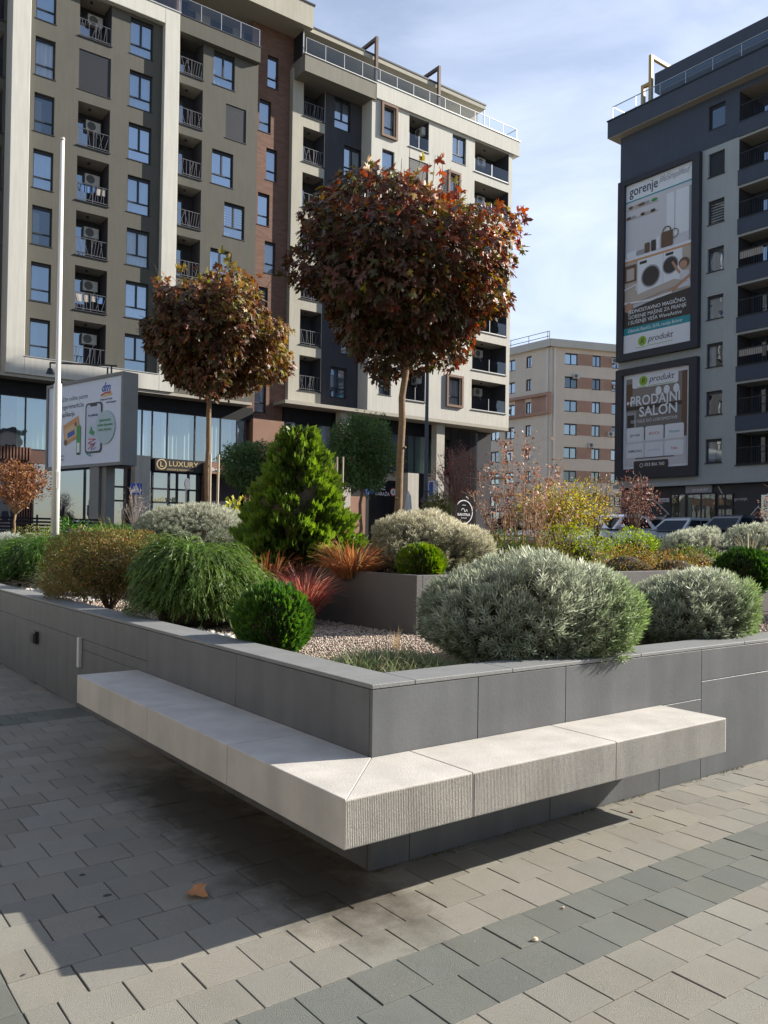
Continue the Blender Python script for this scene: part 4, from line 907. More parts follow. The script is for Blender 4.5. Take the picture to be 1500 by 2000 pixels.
def ads():
    t = empty('wall_advertisement', (0,0,0), 0, 'tall framed washing machine advertisement high on the dark block', 'advertisement', 'advertisements on the dark block')
    F, w, h = ad_frame(t, 27.1, 33.36, 13.86, 26.34, 27.62, 32.82, 14.34, 25.98)
    Y = lambda q: q*h; X = lambda q: q*w
    F.rect(0,w,Y(.15),Y(.90),pLt); F.rect(0,w,Y(.895),Y(.903),pTeal)
    text('gorenje', .86, pNavy, t, F.T(X(.055), Y(.930)), bold=.008, sx=.80); text('lifeSimplified', .56, pGy, t, F.T(X(.50), Y(.948)), shear=.45, sx=.74)
    F.rect(X(.62),X(.97),Y(.62),Y(.87),pW); F.rect(X(.735),X(.745),Y(.64),Y(.87),pGy); F.rect(X(.94),w,Y(.30),Y(.87),pGy)
    for q in (.845,.79): F.rect(0,X(.5),Y(q),Y(q+.006),pBe)
    for i, (a, r, m) in enumerate(((.08,.10,pBr),(.16,.13,pBe),(.26,.2,pBr),(.33,.11,pGy),(.44,.12,pGn))): F.disc(X(a), Y(.862), X(r*.4), m, Y(.009))
    for a, m in ((.05,pBr),(.12,pGy),(.27,pDk),(.33,pBe),(.42,pDk)): F.disc(X(a), Y(.802), X(.04), m, Y(.009))
    F.rect(0,w,Y(.30),Y(.55),pBe); F.rect(0,w,Y(.548),Y(.565),pW); F.rect(0,w,Y(.538),Y(.548),pOr)
    for a, b, c, m in ((.02,.2,.60,pW),(.17,.30,.595,pGy),(.30,.38,.625,pBr),(.40,.47,.63,pDk),(.48,.53,.64,pW),(.55,.72,.655,pBr)): F.rrect(X(a),X(b),Y(.566),Y(c),X(.02),m)
    F.ring(X(.63),Y(.655),X(.05),X(.065),pBr,a0=0,a1=180); F.ring(X(.74),Y(.63),X(.05),X(.06),pBr)
    F.rrect(X(.20),X(.58),Y(.325),Y(.535),.05,pW); F.rrect(X(.585),X(.86),Y(.34),Y(.535),.05,pW)
    F.rect(X(.23),X(.34),Y(.508),Y(.525),pDk); F.rect(X(.62),X(.73),Y(.512),Y(.528),pDk)
    F.disc(X(.40),Y(.425),X(.145),pGy); F.disc(X(.40),Y(.425),X(.125),pDk); F.disc(X(.69),Y(.455),X(.115),pGy); F.disc(X(.69),Y(.455),X(.10),pDk)
    F.rrect(X(.0),X(.18),Y(.42),Y(.52),.05,pBr); F.rrect(X(.03),X(.15),Y(.43),Y(.50),.04,pBe); F.line([(X(.0),Y(.38)),(X(.2),Y(.40)),(X(.18),Y(.36))],.08,pW)
    # child at the machine and a folded towel heap
    F.disc(X(.885),Y(.447),X(.075),pBr,Y(.03)); F.disc(X(.875),Y(.436),X(.055),pSk,Y(.024)); F.line([(X(.72),Y(.47)),(X(.78),Y(.425)),(X(.83),Y(.395))],.16,pSk); F.poly([(X(.8),Y(.31)),(X(.98),Y(.31)),(X(.96),Y(.40)),(X(.84),Y(.405))],pLt)
    F.poly([(0,Y(.28)),(X(.95),Y(.34)),(X(.75),Y(.37)),(X(.1),Y(.33))],pBe); F.line([(X(.98),Y(.37)),(X(.72),Y(.31)),(X(.6),Y(.29))],.2,pSk); F.line([(0,Y(.30)),(X(.4),Y(.285)),(X(.72),Y(.30))],.12,pW)
    F.poly([(0,Y(.15)),(w,Y(.15)),(w,Y(.30)),(X(.5),Y(.285)),(0,Y(.25))],pDk); F.disc(X(.07),Y(.27),X(.06),pSk,Y(.03))
    text('JEDNOSTAVNO MAGIČNO.', .33, pW, t, F.T(X(.07),Y(.232)), bold=.01, sx=1.02); text('GORENJE MAŠINE ZA PRANJE', .33, pW, t, F.T(X(.07),Y(.200)), sx=.96); text('I SUŠENJE VEŠA WaveActive', .33, pW, t, F.T(X(.07),Y(.168)), sx=.98, bold=.003)
    F.rect(0,w,Y(.108),Y(.15),pTeal); text('Džemala Bijedića 367A, naselje Bulevar', .30, pW, t, F.T(X(.07),Y(.121)), sx=.82)
    F.rect(0,w,0,Y(.108),pW); produkt_logo(F, t, X(.29), Y(.058), .56); F.build('print', t)
    t = empty('wall_advertisement', (0,0,0), 0, 'shorter framed showroom advertisement below the tall one on the dark block', 'advertisement', 'advertisements on the dark block')
    F, w, h = ad_frame(t, 27.12, 33.36, 5.7, 13.28, 27.68, 32.82, 6.38, 12.86)
    Y = lambda q: q*h; X = lambda q: q*w
    F.rect(X(.04),X(.955),Y(.035),Y(.955),pm('mushroom',(.27,.235,.215))); F.rect(X(.04),X(.955),Y(.62),Y(.66),pDk); F.rect(X(.04),X(.2),Y(.42),Y(.6),pGy); F.rect(X(.06),X(.17),Y(.44),Y(.57),pDk)
    F.rect(X(.2),X(.955),Y(.3),Y(.62),pm('taupe',(.20,.18,.17))); F.rect(X(.88),X(.955),Y(.1),Y(.955),pBr); F.rect(X(.04),X(.14),Y(.66),Y(.9),pBr)
    for q in (.54,.66,.8): F.disc(X(q),Y(.79),X(.045),pW,Y(.045))
    for q in range(5): F.disc(X(.07+q*.045),Y(.70),X(.016),pW,Y(.02))
    F.rect(X(.04),X(.955),Y(.035),Y(.30),pLt)
    F.rrect(X(.14),X(.83),Y(.845),h,.15,pW); produkt_logo(F, t, X(.31), Y(.915), .56)
    text('PRODAJNI', .86, pW, t, F.T(X(.11),Y(.665)), bold=.02, sx=.88, spacing=1.04); text('SALON', .86, pW, t, F.T(X(.25),Y(.545)), bold=.02)
    text('OD IGLE DO LOKOMOTIVE', .28, pW, t, F.T(X(.12),Y(.482)), sx=.98)
    for r_ in range(2):
        for c_ in range(3):
            a = .055+c_*.295; b = a+.275; F.rrect(X(a),X(b),Y(.285-r_*.17),Y(.435-r_*.17),.12,pW)
            s_, m = ((('gorenje',pK),('BOSCH',pRed),('Hisense',pTeal)),(('SAMSUNG',pK),('electrolux',pPale),('Tefal',pRed)))[r_][c_]
            text(s_, .23, m, t, F.T(X((a+b)/2),Y(.345-r_*.17)), align='CENTER', bold=.004)
    F.rect(X(.2),X(.78),Y(.105),Y(.113),pDk); F.rrect(X(.18),X(.70),0,Y(.082),.08,pDk); F.ring(X(.30),Y(.035),.1,.13,pW); text('033 866 760', .28, pW, t, F.T(X(.35),Y(.024)), bold=.006); F.build('print', t)
ads()
def dm_board():
    A = at(92.4,907.4,33.6); B = at(235,907.4,30.4); A[2] = B[2] = (A[2]+B[2])/2; U = Vector(B-A); U.z = 0; w = U.length; U.normalize(); N_ = Vector((-U.y, U.x, 0)); h = 3.2
    t = empty('billboard', (*A[:2], 0), 0, 'pale blue drugstore billboard on a thick grey post behind the flagpole', 'billboard'); t.location = (0,0,0)
    fr = Fr((A[0],A[1],0), U, N_); z0 = A[2]; mb = MB(); gm = mat('board_grey', (.20,.205,.20), .6, .05, 2)
    f = .12
    for q in ((-f,0,z0-f,z0+h+f),(w,w+f,z0-f,z0+h+f),(0.001,w-.001,z0-f,z0-.001),(.001,w-.001,z0+h+.001,z0+h+f)): fr.box(mb, *q, -.03, .62)
    fr.box(mb, .001, w-.001, z0, z0+h, .03, .6); mb.build('case', gm, t)
    mb = MB(); fr.box(mb, w*.60, w*.60+.62, .6, z0-f-.002, .02, .5); fr.box(mb, w*.60+.65, w*.60+.95, .6, z0-f-.002, .12, .5); mb.build('post', gm, t)
    F = Flat(fr.T(0, z0, .024)); F.rect(0,w,0,h,pm('sky_blue',(.68,.76,.90)))
    for i, (s_, y) in enumerate((('Naručite online putem',.80),('dm-drogeriemarkt.ba',.705),('i dm aplikacije',.61))): text(s_, .27, pNavy, t, F.T(w*(.10,.08,.10)[i], h*y), sx=.93)
    text('dm', .46, pBl, t, F.T(w*.735,h*.845), shear=.3, bold=.02); F.line([(w*.73,h*.80),(w*.79,h*.825),(w*.86,h*.825)],.07,pRed); F.line([(w*.76,h*.78),(w*.82,h*.80),(w*.875,h*.80)],.06,pm('gold',(.7,.5,.08)))
    text('Ovdje sam čovjek', .11, pNavy, t, F.T(w*.72,h*.74)); text('ovdje kupujem.', .11, pNavy, t, F.T(w*.80,h*.70))
    F.poly([(w*.22,h*.50),(w*.43,h*.60),(w*.47,h*.36),(w*.25,h*.25)],pOr); F.poly([(w*.24,h*.45),(w*.42,h*.53),(w*.44,h*.38),(w*.26,h*.30)],pm('biscuit',(.66,.47,.28)))
    F.poly([(w*.285,h*.40),(w*.385,h*.44),(w*.39,h*.38),(w*.29,h*.335)],pBl); F.disc(w*.40,h*.50,.09,pBr); F.disc(w*.26,h*.29,.12,pBr)
    F.rrect(w*.415,w*.47,h*.13,h*.48,.04,pGn); F.rrect(w*.425,w*.46,h*.14,h*.27,.03,pW); F.rect(w*.42,w*.465,h*.125,h*.15,pK)
    F.rrect(w*.535,w*.755,h*.13,h*.73,.16,pK); F.rrect(w*.55,w*.74,h*.15,h*.71,.12,pm('screen',(.55,.62,.78))); F.rrect(w*.60,w*.69,h*.685,h*.72,.03,pK)
    F.disc(w*.80,h*.42,w*.125,pm('mint',(.42,.56,.62))); F.disc(w*.63,h*.40,w*.06,pPale)
    F.poly([(w*.59,h*.37),(w*.62,h*.46),(w*.64,h*.40),(w*.67,h*.38),(w*.65,h*.33)],pGn); F.line([(w*.58,h*.30),(w*.68,h*.29),(w*.58,h*.25),(w*.66,h*.23),(w*.58,h*.18)],.035,pRed); F.line([(w*.60,h*.22),(w*.68,h*.25),(w*.62,h*.17),(w*.69,h*.19)],.02,pNavy); F.line([(w*.55,h*.13),(w*.62,h*.09),(w*.60,h*.15),(w*.58,h*.11)],.03,pTeal)
    text('dm aplikacija', .13, pNavy, t, F.T(w*.575,h*.57))
    for s_, y in (('Jednostavna',.49),('online kupovina',.435),('i brza dostava.',.38)): text(s_, .155, pGn, t, F.T(w*.80,h*y), align='CENTER')
    for y in (.115,.07): text('dm.ba  uslovi', .10, pNavy, t, F.T(w*.14,h*y))
    F.build('print', t)
    p0 = fr.P(w*.80, z0+h+f, -.02)
    mb = MB(); 
    for u in (.74,.79): mb.bar(fr.P(w*u,z0+h+f,.25), fr.P(w*u,z0+h+f+.35,.25), .05)
    mb.bar(fr.P(w*.86,z0+h+f+.33,.25), fr.P(w*.47,z0+h+f+.42,-1.3), .06); mb.bar(fr.P(w*.47,z0+h+f+.42,-1.3), fr.P(w*.47,z0+h+f+.1,-1.3), .05)
    o = mb.build('floodlight_arm', FRAME, t); mb = MB(); q = fr.P(w*.47,z0+h+f,-1.3); mb.tube([q, q+Vector((0,0,.2))],[.15,.08],10); mb.build('floodlight', FRAME, o)
dm_board()
def flagpole():
    b = at(107,1053,13); t = empty('flagpole', (b[0],b[1],.69), 0, 'tall white tapering flagpole rising through the plants on the left', 'pole'); mb = MB()
    mb.tube([(0,0,0),(0,0,3.1),(0,0,3.12),(0,0,6.95)],[.062,.060,.040,.030],18); mb.build('pole', mat('pole_white', (.74,.74,.70), .4, .03, 3, streak=.05), t, True)
    mb = MB(); mb.tube([(0,0,6.96),(0,0,7.0)],[.04,.03],12); mb.box(-.02,.02,-.09,-.03,1.45,1.72); mb.build('fittings', mat('fitting_grey', (.5,.5,.48), .5), t)
flagpole()
def stakes(px, py, dep, z, h, label, gap=.055, r=.018):
    b = at(px,py,dep); t = empty('tree_stakes', (b[0],b[1],z), 0, label, 'stakes', 'pale stakes beside young trees')
    for i in (-1, 1): mb = MB(); mb.tube([(i*gap*.6,-i*gap*.8,-.2),(i*gap*.6+i*.012,-i*gap*.8,h)],r,8); mb.build('stake', mat('stake_wood', (.55,.47,.36), .8, .1, 12), t)
    mb = MB(); mb.tube([(-gap*.9,gap*.8,h*.45),(gap*.9,-gap*.8,h*.47)],.006,5); mb.build('tie', FRAME, t)
stakes(417,1000,12.2,1.09,1.55,'two white stakes beside the trunk of the shorter maple')
stakes(662,1040,21,1.04,2.45,'two thin pale stakes between the cone conifer and the ball-crowned tree',.07,.022)
def lamp_post():
    b = at(830,1050,33.5); t = empty('street_lamp', (b[0],b[1],1.05), 0, 'dark street lamp post right of the taller maple trunk', 'street lamp'); dk = mat('lamp_steel', (.06,.065,.075), .45, .06, 3)
    mb = MB(); mb.tube([(0,0,0),(0,0,1.9),(0,0,1.95),(0,0,8.1)],[.17,.15,.085,.06],14); mb.build('post', dk, t, True)
    mb = MB(); mb.tube([(0,0,1.85),(0,0,2.0)],[.2,.2],14); mb.tube([(0,0,2.0),(0,0,2.12)],[.15,.1],14); mb.build('collar', dk, t)
    mb = MB(); mb.tube([(0,0,8.0),(-.1,.1,8.3),(-.9,.9,8.35)],[.05,.04,.035],8); mb.build('arm', dk, t)
    mb = MB(); mb.box(-1.35,-.8,.75,1.05,8.27,8.40); mb.build('lamp_head', dk, t)
    mb = MB(); mb.box(-.12,.12,-.2,-.17,1.2,1.62); mb.build('notice', SIGNW, t)
    b = at(845,1050,33.2); s_ = empty('hanging_sign', (b[0],b[1],1.05), 0, 'upright blue and white sign box fixed beside the dark lamp post', 'sign'); mb = MB(); mb.box(-.12,.12,-.16,.16,1.9,2.72); mb.build('case', SIGNW, s_); mb = MB(); mb.box(-.125,-.121,-.12,.12,1.95,2.67); mb.build('face', pBl, s_); mb = MB(); mb.bar((-.1,.1,2.3),(-.32,.30,2.3),.04); mb.build('bracket', FRAME, s_)
lamp_post()
def plate(t, M_, kind, r, name='plate'):
    F = Flat(M_)
    if kind == 'stop':
        o8 = [(r*math.cos(R_(22.5+45*i)), r*math.sin(R_(22.5+45*i))) for i in range(8)]; F.poly([(x*1.08,y*1.08) for x,y in o8], SIGNW); F.poly(o8, pRed); text('STOP', r*.72, pW, t, F.T(0,-r*.26), align='CENTER', bold=.02)
    elif kind == 'round': F.disc(0,0,r,pRed); F.disc(0,0,r*.82,pBl); F.line([(-r*.55,r*.55),(r*.55,-r*.55)],r*.18,pRed)
    elif kind == 'ped':
        F.rect(-r,r,-r,r,pBl); F.poly([(-r*.72,-r*.66),(r*.72,-r*.66),(0,r*.8)],pW); F.disc(0,r*.28,r*.10,pK); F.line([(0,r*.18),(0,-r*.12),(-r*.2,-r*.5)],r*.11,pK); F.line([(0,-r*.12),(r*.2,-r*.5)],r*.11,pK)
        for i in range(4): F.rect(-r*.55+i*r*.3,-r*.42+i*r*.3,-r*.64,-r*.56,pK)
    elif kind == 'back': F.disc(0,0,r,ALU)
    elif kind == 'panel': F.rect(-r*1.5,r*1.5,-r*.6,r*.6,pW); F.rect(-r*1.4,-r*.9,-r*.45,r*.45,pBl); F.rect(-.1*r,r*.5,-r*.2,r*.2,pRed); F.rect(r*.6,r*1.3,-r*.2,r*.2,pGy)
    return F.build(name, t)
def road_sign(px, dep, kind, py, r, label, z0=1.05, face=None, extra=None):
    b = at(px,1050,dep); zc = float(at(px,py,dep)[2]); t = empty('road_sign', (b[0],b[1],z0), 0, label, 'road sign'); zc -= z0
    mb = MB(); mb.tube([(0,0,0),(0,0,zc+r*.8)],.03 if dep < 30 else .045,8); mb.build('post', ALU, t)
    d = CAM[:2]-b[:2]; a = math.atan2(d[1], d[0])+math.pi/2+(face or 0)
    def MM(z, off=.06): return Matrix.Rotation(a,4,'Z')@Matrix.Translation((0,-off,z))@Matrix.Rotation(math.pi/2,4,'X')
    plate(t, MM(zc), kind, r)
    mb = MB(); mb.tube([(0,-.02,zc),(0,-.055,zc)],r*.93,16 if kind != 'ped' else 4); o = mb.build('backing', ALU, t); o.matrix_basis = Matrix.Rotation(a,4,'Z')
    if extra: plate(t, MM(extra[0]-z0), extra[1], extra[2])
road_sign(968,58,'stop',975,.23,'red octagonal stop sign before the distant shop windows')
road_sign(989,60,'round',979,.24,'round blue no-parking sign right of the stop sign, small white plate beneath', extra=(float(at(989,998,60)[2]),'panel',.26), face=.5)
road_sign(264,24,'ped',955,.165,'blue pedestrian crossing sign before the pale column of the shops')
road_sign(362,34,'back',945,.24,'road sign seen from behind in front of the shop with the gold lettering', face=1.1)
def shop_signs():
    YS = 44.2; s = lambda x, z: cv(x, z, YS); gold = mat('sign_gold', (.62,.47,.25), .4, .05, 3)
    t = empty('shop_sign', (0,0,0), 0, 'black fashion shop sign with gold letters and L emblem above the entrance', 'sign'); f = Fr((0,YS-.125,0),(1,0,0),(0,1,0)); x0, z0 = s(15.75,5.12); F = Flat(f.T(x0,z0,0))
    mb = MB(); f.box(mb, x0, x0+3.1, z0, z0+.72, -.06, -.002); mb.build('board', mat('sign_black', (.02,.018,.018), .5), t); F = Flat(f.T(x0,z0,-.062))
    F.ring(.40,.38,.25,.31,gold); text('L', .42, gold, t, F.T(.29,.24), bold=.01); text('LUXURY', .44, gold, t, F.T(.82,.30), sx=1.12); text('LUGGAGE & FASHION SHOP', .13, gold, t, F.T(.72,.06), bold=.01); F.build('print', t)
    t = empty('shop_sign', (0,0,0), 0, 'small white lettering on the light brown portal beam', 'sign'); f = Fr((0,YF+.49,0),(1,0,0),(0,1,0)); F = Flat(f.T(cv(18.95,5.25,YF+.5)[0],cv(0,5.25,YF+.5)[1],-.01)); F.ring(.18,.15,.10,.14,pW); F.rect(.1,.26,.13,.17,pW); text('Butan', .27, pW, t, F.T(.38,.06), bold=.012); F.build('print', t)
    t = empty('window_lettering', (0,0,0), 0, 'gold sale lettering on the dark shop window beneath the fashion sign', 'lettering'); f = Fr((0,YS+.07,0),(1,0,0),(0,1,0)); a = onw(300,978,YS+.07); b = onw(300,1003,YS+.07); F = Flat(f.T(a[0],b[1],0)@Matrix.Rotation(R_(5),4,'Z')); gl_ = mat('sale_gold', (.40,.36,.16), .6); text('SNIŽENJE', .38, gl_, t, F.T(0,.62), bold=.02); text('-85%', .72, gl_, t, F.T(-.05,-.08), bold=.03)
    t = empty('garage_sign', (0,0,0), 0, 'white garage entrance lettering with round icons on the black wall', 'sign'); YS2 = 44.58; f = Fr((0,YS2,0),(1,0,0),(0,1,0)); P_ = lambda x, y: onw(x, y, YS2)
    q = P_(733,956); F = Flat(f.T(0,0,0)); text('ULAZ', .36, pW, t, f.T(q[0],q[1],-.01), bold=.01); q = P_(732,967); text('GARAŽA', .33, pW, t, f.T(q[0],q[1],-.01), bold=.01)
    for px, c in ((718,pBl),(726,pBl)): q = P_(px,960); F.disc(q[0],q[1],.22,c)
    for px in (768,793): q = P_(px,961); F.disc(q[0],q[1],.30,pRed); F.disc(q[0],q[1],.24,pW); F.rect(q[0]-.05,q[0]+.05,q[1]-.12,q[1]+.12,pK)
    F.build('icons', t)
    t = empty('round_cafe_sign', (0,0,0), 0, 'white circle emblem and lettering on the black glass corner', 'sign'); YS3 = 44.52; f = Fr((0,YS3,0),(1,0,0),(0,1,0)); c = onw(906,1000,YS3); F = Flat(f.T(c[0],c[1],0)); F.ring(0,0,.86,.93,pW,48)
    text('KANTINA', .30, pW, t, F.T(0,-.30), align='CENTER', bold=.008); text('bar & grill', .14, pW, t, F.T(0,-.5), align='CENTER'); F.ring(-.1,.12,.13,.17,pW,16,0,180); F.ring(.13,.12,.06,.10,pW,16,180,360); F.line([(.2,.12),(.3,.2),(.36,.05)],.04,pW); text('restoran', .12, pW, t, F.T(0,.5), align='CENTER'); F.build('print', t)
    t = empty('shop_sign', (0,0,0), 0, 'grey signboard over the glazed shop door of the dark block', 'sign'); mb = MB(); a, c = dv(26.27,4.62); b, e = dv(28.1,5.09); frD.box(mb, -b, -a, c, e, .1, .2); mb.build('board', pGy, t); text('produkt', .3, pW, t, frD.T(-b+.45, c+.1, .09), shear=.2)
    t = empty('shop_sign', (0,0,0), 0, 'small pale sign left of the green-lit window of the dark block', 'sign'); mb = MB(); a, c = dv(29.35,4.1); b, e = dv(30.17,4.36); frD.box(mb, -b, -a, c, e, .15, .24); mb.build('board', pLt, t); text('SALON', .17, pK, t, frD.T(-b+.1, c+.05, .14))
    t = empty('shop_sign', (0,0,0), 0, 'small appliance lettering right of the shop door of the dark block', 'sign'); a, c = dv(24.85,4.08); text('gorenje', .26, pLt, t, frD.T(-a, c, .24))
def onw(px, py, Y):
    q = np.array([(px-750)/FPX, -(py-CYP)/FPX, 1.]); d = RM.T @ q; p = CAM+d*(Y-CAM[1])/d[1]; return p[0], p[2]
shop_signs()
def parasol():
    b = at(797,1030,37); t = empty('parasol', (b[0],b[1],1.05), 0, 'closed white parasol before the black garage wall', 'parasol'); mb = MB(); mb.tube([(0,0,0),(0,0,2.5)],.03,8); mb.build('pole', ALU, t)
    mb = MB(); mb.tube([(0,0,.75),(0,0,.9),(0,0,1.6),(0,0,2.3),(0,0,2.45)],[.12,.17,.17,.11,.03],9); mb.build('canopy', mat('canvas_white', (.68,.67,.63), .9, .05, 6), t)
parasol()
def low_fence():
    b = at(30,1030,30); t = empty('low_fence', (b[0]-4,b[1]-.5,1.05), 0, 'low black slatted terrace fence before the shops on the far left', 'fence'); mb = MB()
    for i in range(7): mb.box(0,7,0,.03,.15+i*.12,.22+i*.12)
    mb.build('slats', BLACK, t)
    for i in range(4): mb = MB(); mb.box(i*2.3,i*2.3+.06,.031,.09,0,1.05); mb.build('post', FRAME, t)
low_fence()
# ------------------------------------------------------------------ cars
GLC = glassmat('car_glass', refl=-.02, dark=(.012,.016,.022), gcol=(.5,.55,.62,1)); TYRE = mat('tyre', (.02,.02,.02), .8); RIM = mat('rim', (.4,.4,.42), .3, .05, metal=.8)
def paint(name, col, metal=.2):
    m = mat(name, col, .28, .02, 2, metal=metal); m.node_tree.nodes['Principled BSDF'].inputs['Coat Weight'].default_value = .8; return m
def car(label, px, dep, col, suv=0, L_=4.2, rz=math.pi, z=1.05, cname='white'):
    b = at(px,1040,dep); t = empty('parked_car', (b[0]+.8, b[1], z), rz, label, 'car', 'cars parked beyond the planter'); W2 = .88; H = 1.47+.18*suv; belt = .93+.12*suv; hl = L_/2
    m = paint('car_paint_'+cname, col)
    # x: nose at +hl. stations: x, sill z, shoulder z, half width
    st = [(-hl,.45,belt-.12,.70),(-hl+.12,.30,belt-.02,.80),(-hl+.7,.24,belt,.87),(-.6,.22,belt-.01,.88),(.75,.22,belt-.04,.88),(hl-.75,.24,belt-.16,.86),(hl-.2,.28,belt-.27,.78),(hl,.42,belt-.42,.66)]
    mb = MB(); V = []; n = 9
    for x, za, zb, w in st:
        V += [(x,-w*.92,za),(x,-w,za+.16),(x,-w*1.0,zb-.13),(x,-w*.93,zb),(x,0,zb+.035),(x,w*.93,zb),(x,w,zb-.13),(x,w,za+.16),(x,w*.92,za)]
    F = [(i*n+j,i*n+j+1,(i+1)*n+j+1,(i+1)*n+j) for i in range(len(st)-1) for j in range(n-1)]+[tuple(range(n)),tuple(range((len(st)-1)*n,len(st)*n))]+[(i*n,(i+1)*n,(i+1)*n+n-1,i*n+n-1) for i in range(len(st)-1)]
    mb.add(V, F); o = mb.build('body', m, t, True); s_ = o.modifiers.new('s','SUBSURF'); s_.levels = s_.render_levels = 1
    g0, g1 = -hl+.25, hl-1.15; r0, r1 = -hl+.75-.2*suv, hl-1.95; wb, wr = .80, .63; zb = belt-.01
    c = [(g0,-wb,zb),(g1,-wb,zb-.03),(g1,wb,zb-.03),(g0,wb,zb)]; d = [(r0,-wr,H-.05),(r1,-wr,H-.05),(r1,wr,H-.05),(r0,wr,H-.05)]
    # painted cabin shell with a domed roof; the glass lies 6 mm proud of it
    e_ = [(r0+.12,-wr*.9,H),(r1-.22,-wr*.9,H+.015),(r1-.22,wr*.9,H+.015),(r0+.12,wr*.9,H)]; f_ = [(r0+.4,-wr*.5,H+.035),(r1-.5,-wr*.5,H+.04),(r1-.5,wr*.5,H+.04),(r0+.4,wr*.5,H+.035)]
    mb = MB(); q4 = lambda o_: [(o_,o_+1,o_+5,o_+4),(o_+1,o_+2,o_+6,o_+5),(o_+2,o_+3,o_+7,o_+6),(o_+3,o_,o_+4,o_+7)]
    mb.add(c+d+e_+f_, q4(0)+q4(4)+q4(8)+[(12,13,14,15)]); mb.build('cabin', m, t)
    def pane(A, B, Cc, D, u0, u1, v0, v1, nm):
        A, B, Cc, D = map(Vector, (A, B, Cc, D)); n_ = (B-A).cross(D-A).normalized(); mid = (A+B+Cc+D)/4
        if n_.dot(mid-Vector((0,0,.8))) < 0: n_ = -n_
        P_ = lambda u, v: (A.lerp(B, u)).lerp(D.lerp(Cc, u), v)+n_*.008
        k = MB(); k.add([P_(u0,v0),P_(u1,v0),P_(u1,v1),P_(u0,v1)],[(0,1,2,3)]); k.build(nm, GLC, t)
    pane(c[1],c[2],d[2],d[1],.08,.92,.03,.86,'windscreen'); pane(c[3],c[0],d[0],d[3],.08,.92,.06,.88,'rear_window')
    for A, B, Cc, D in ((c[0],c[1],d[1],d[0]),(c[3],c[2],d[2],d[3])): pane(A,B,Cc,D,.13,.50,.05,.88,'side_window'); pane(A,B,Cc,D,.53,.93,.05,.88,'side_window')
    for x in (-hl+.78, hl-.82):
        for sy in (-1,1):
            mb = MB(); mb.tube([(x,sy*.70,.32),(x,sy*.895,.32)],.32,20); w_ = mb.build('wheel', TYRE, t); mb = MB(); mb.tube([(x,sy*.89,.32),(x,sy*.905,.32)],.2,14); mb.build('rim', RIM, w_)
    for sy in (-1,1):
        mb = MB(); mb.box(hl-.30,hl-.045,sy*.60-.13,sy*.60+.13,belt-.40,belt-.27); bevel(mb.build('headlight', mat('headlight', (.45,.47,.5), .1, .02, metal=.5), t), .03)
        mb = MB(); mb.box(g1-.35,g1-.15,sy*.93-.09,sy*.93+.09,zb+.02,zb+.16); bevel(mb.build('mirror', m, t), .03)
    mb = MB(); mb.box(hl-.1,hl+.01,-.38,.38,belt-.42,belt-.33); mb.box(hl-.12,hl+.0,-.5,.5,.30,.42); mb.build('grille', FRAME, t)
    mb = MB(); mb.box(hl,hl+.02,-.26,.26,.44,.55); mb.build('number_plate', SIGNW, t)
    mb = MB(); mb.add([(g1+.02,-wb*.9,zb-.0),(g1+.22,-wb*.85,zb-.03),(g1+.22,wb*.85,zb-.03),(g1+.02,wb*.9,zb)],[(0,1,2,3)]); mb.build('cowl', FRAME, t)
    return t
car('white hatchback behind the lime-green shrub and small purple tree', 1172, 33, (.72,.73,.76), cname='white')
car('silver car roof and windscreen visible above the silver lavender on the right', 1306, 35.5, (.42,.46,.48), cname='silver')
car('dark blue-black off-road car near the right edge before the shop door', 1404, 34, (.02,.025,.04), suv=.5, cname='night')
car('white car seen between the tan bare stems', 1056, 28.5, (.70,.71,.74), cname='white', z=1.0)
car('dark-windowed white car roof just left of the white hatchback', 1118, 37, (.5,.52,.55), cname='pale')
car('black low car between the stop sign and the bare stems', 985, 31, (.02,.02,.025), cname='black')
car('dark parked car deep in shade behind the white hatchback', 1262, 41, (.02,.02,.03), cname='shade', suv=1)
# ================================================================== PLANTS
RNG = np.random.default_rng
LM = leafmat('foliage'); BARK = mat('bark', (.16,.11,.075), .9, .3, 25, .8, 120); BARK2 = mat('bark_tan', (.25,.165,.10), .9, .25, 30, .8, 120, streak=.2)
OV = np.array([(0,0,0),(.28,.5,.07),(0,1,-.05),(-.28,.5,.07)],float); OF = np.array([(0,1,2),(0,2,3)])
ND = np.array([(-.5,0,0),(.5,0,0),(.35,.6,.0),(-.35,.6,.0),(0,1,.0)],float); NF = np.array([(0,1,2),(0,2,3),(3,2,4)])
def rosette(k=12, ln=.042, wd=.0055, stem=.05, seed=0):
    r = RNG(seed); V = []; F = []; T = []
    for i in range(k):
        h = stem*(i/k)**.9; az = i*2.4+r.normal()*.2; el = R_(28+30*(i/k))+r.normal()*.12; l = ln*(1.05-.45*i/k)
        d = np.array([math.cos(az)*math.cos(el), math.sin(el), math.sin(az)*math.cos(el)]); s = np.array([-math.sin(az), 0, math.cos(az)])*wd/2
        b = np.array([0,h,0]); m = b+d*l*.55; t = b+d*l+np.array([0,.003,0]); n = len(V)
        V += [b-s*.6, b+s*.6, m+s, m-s, t]; F += [(n,n+1,n+2),(n,n+2,n+3),(n+3,n+2,n+4)]; c = .72+.42*(i/k); T += [c*.8,c*.8,c,c,c*1.12]
    return np.array(V), np.array(F), np.array(T)[:,None]*np.ones(3)
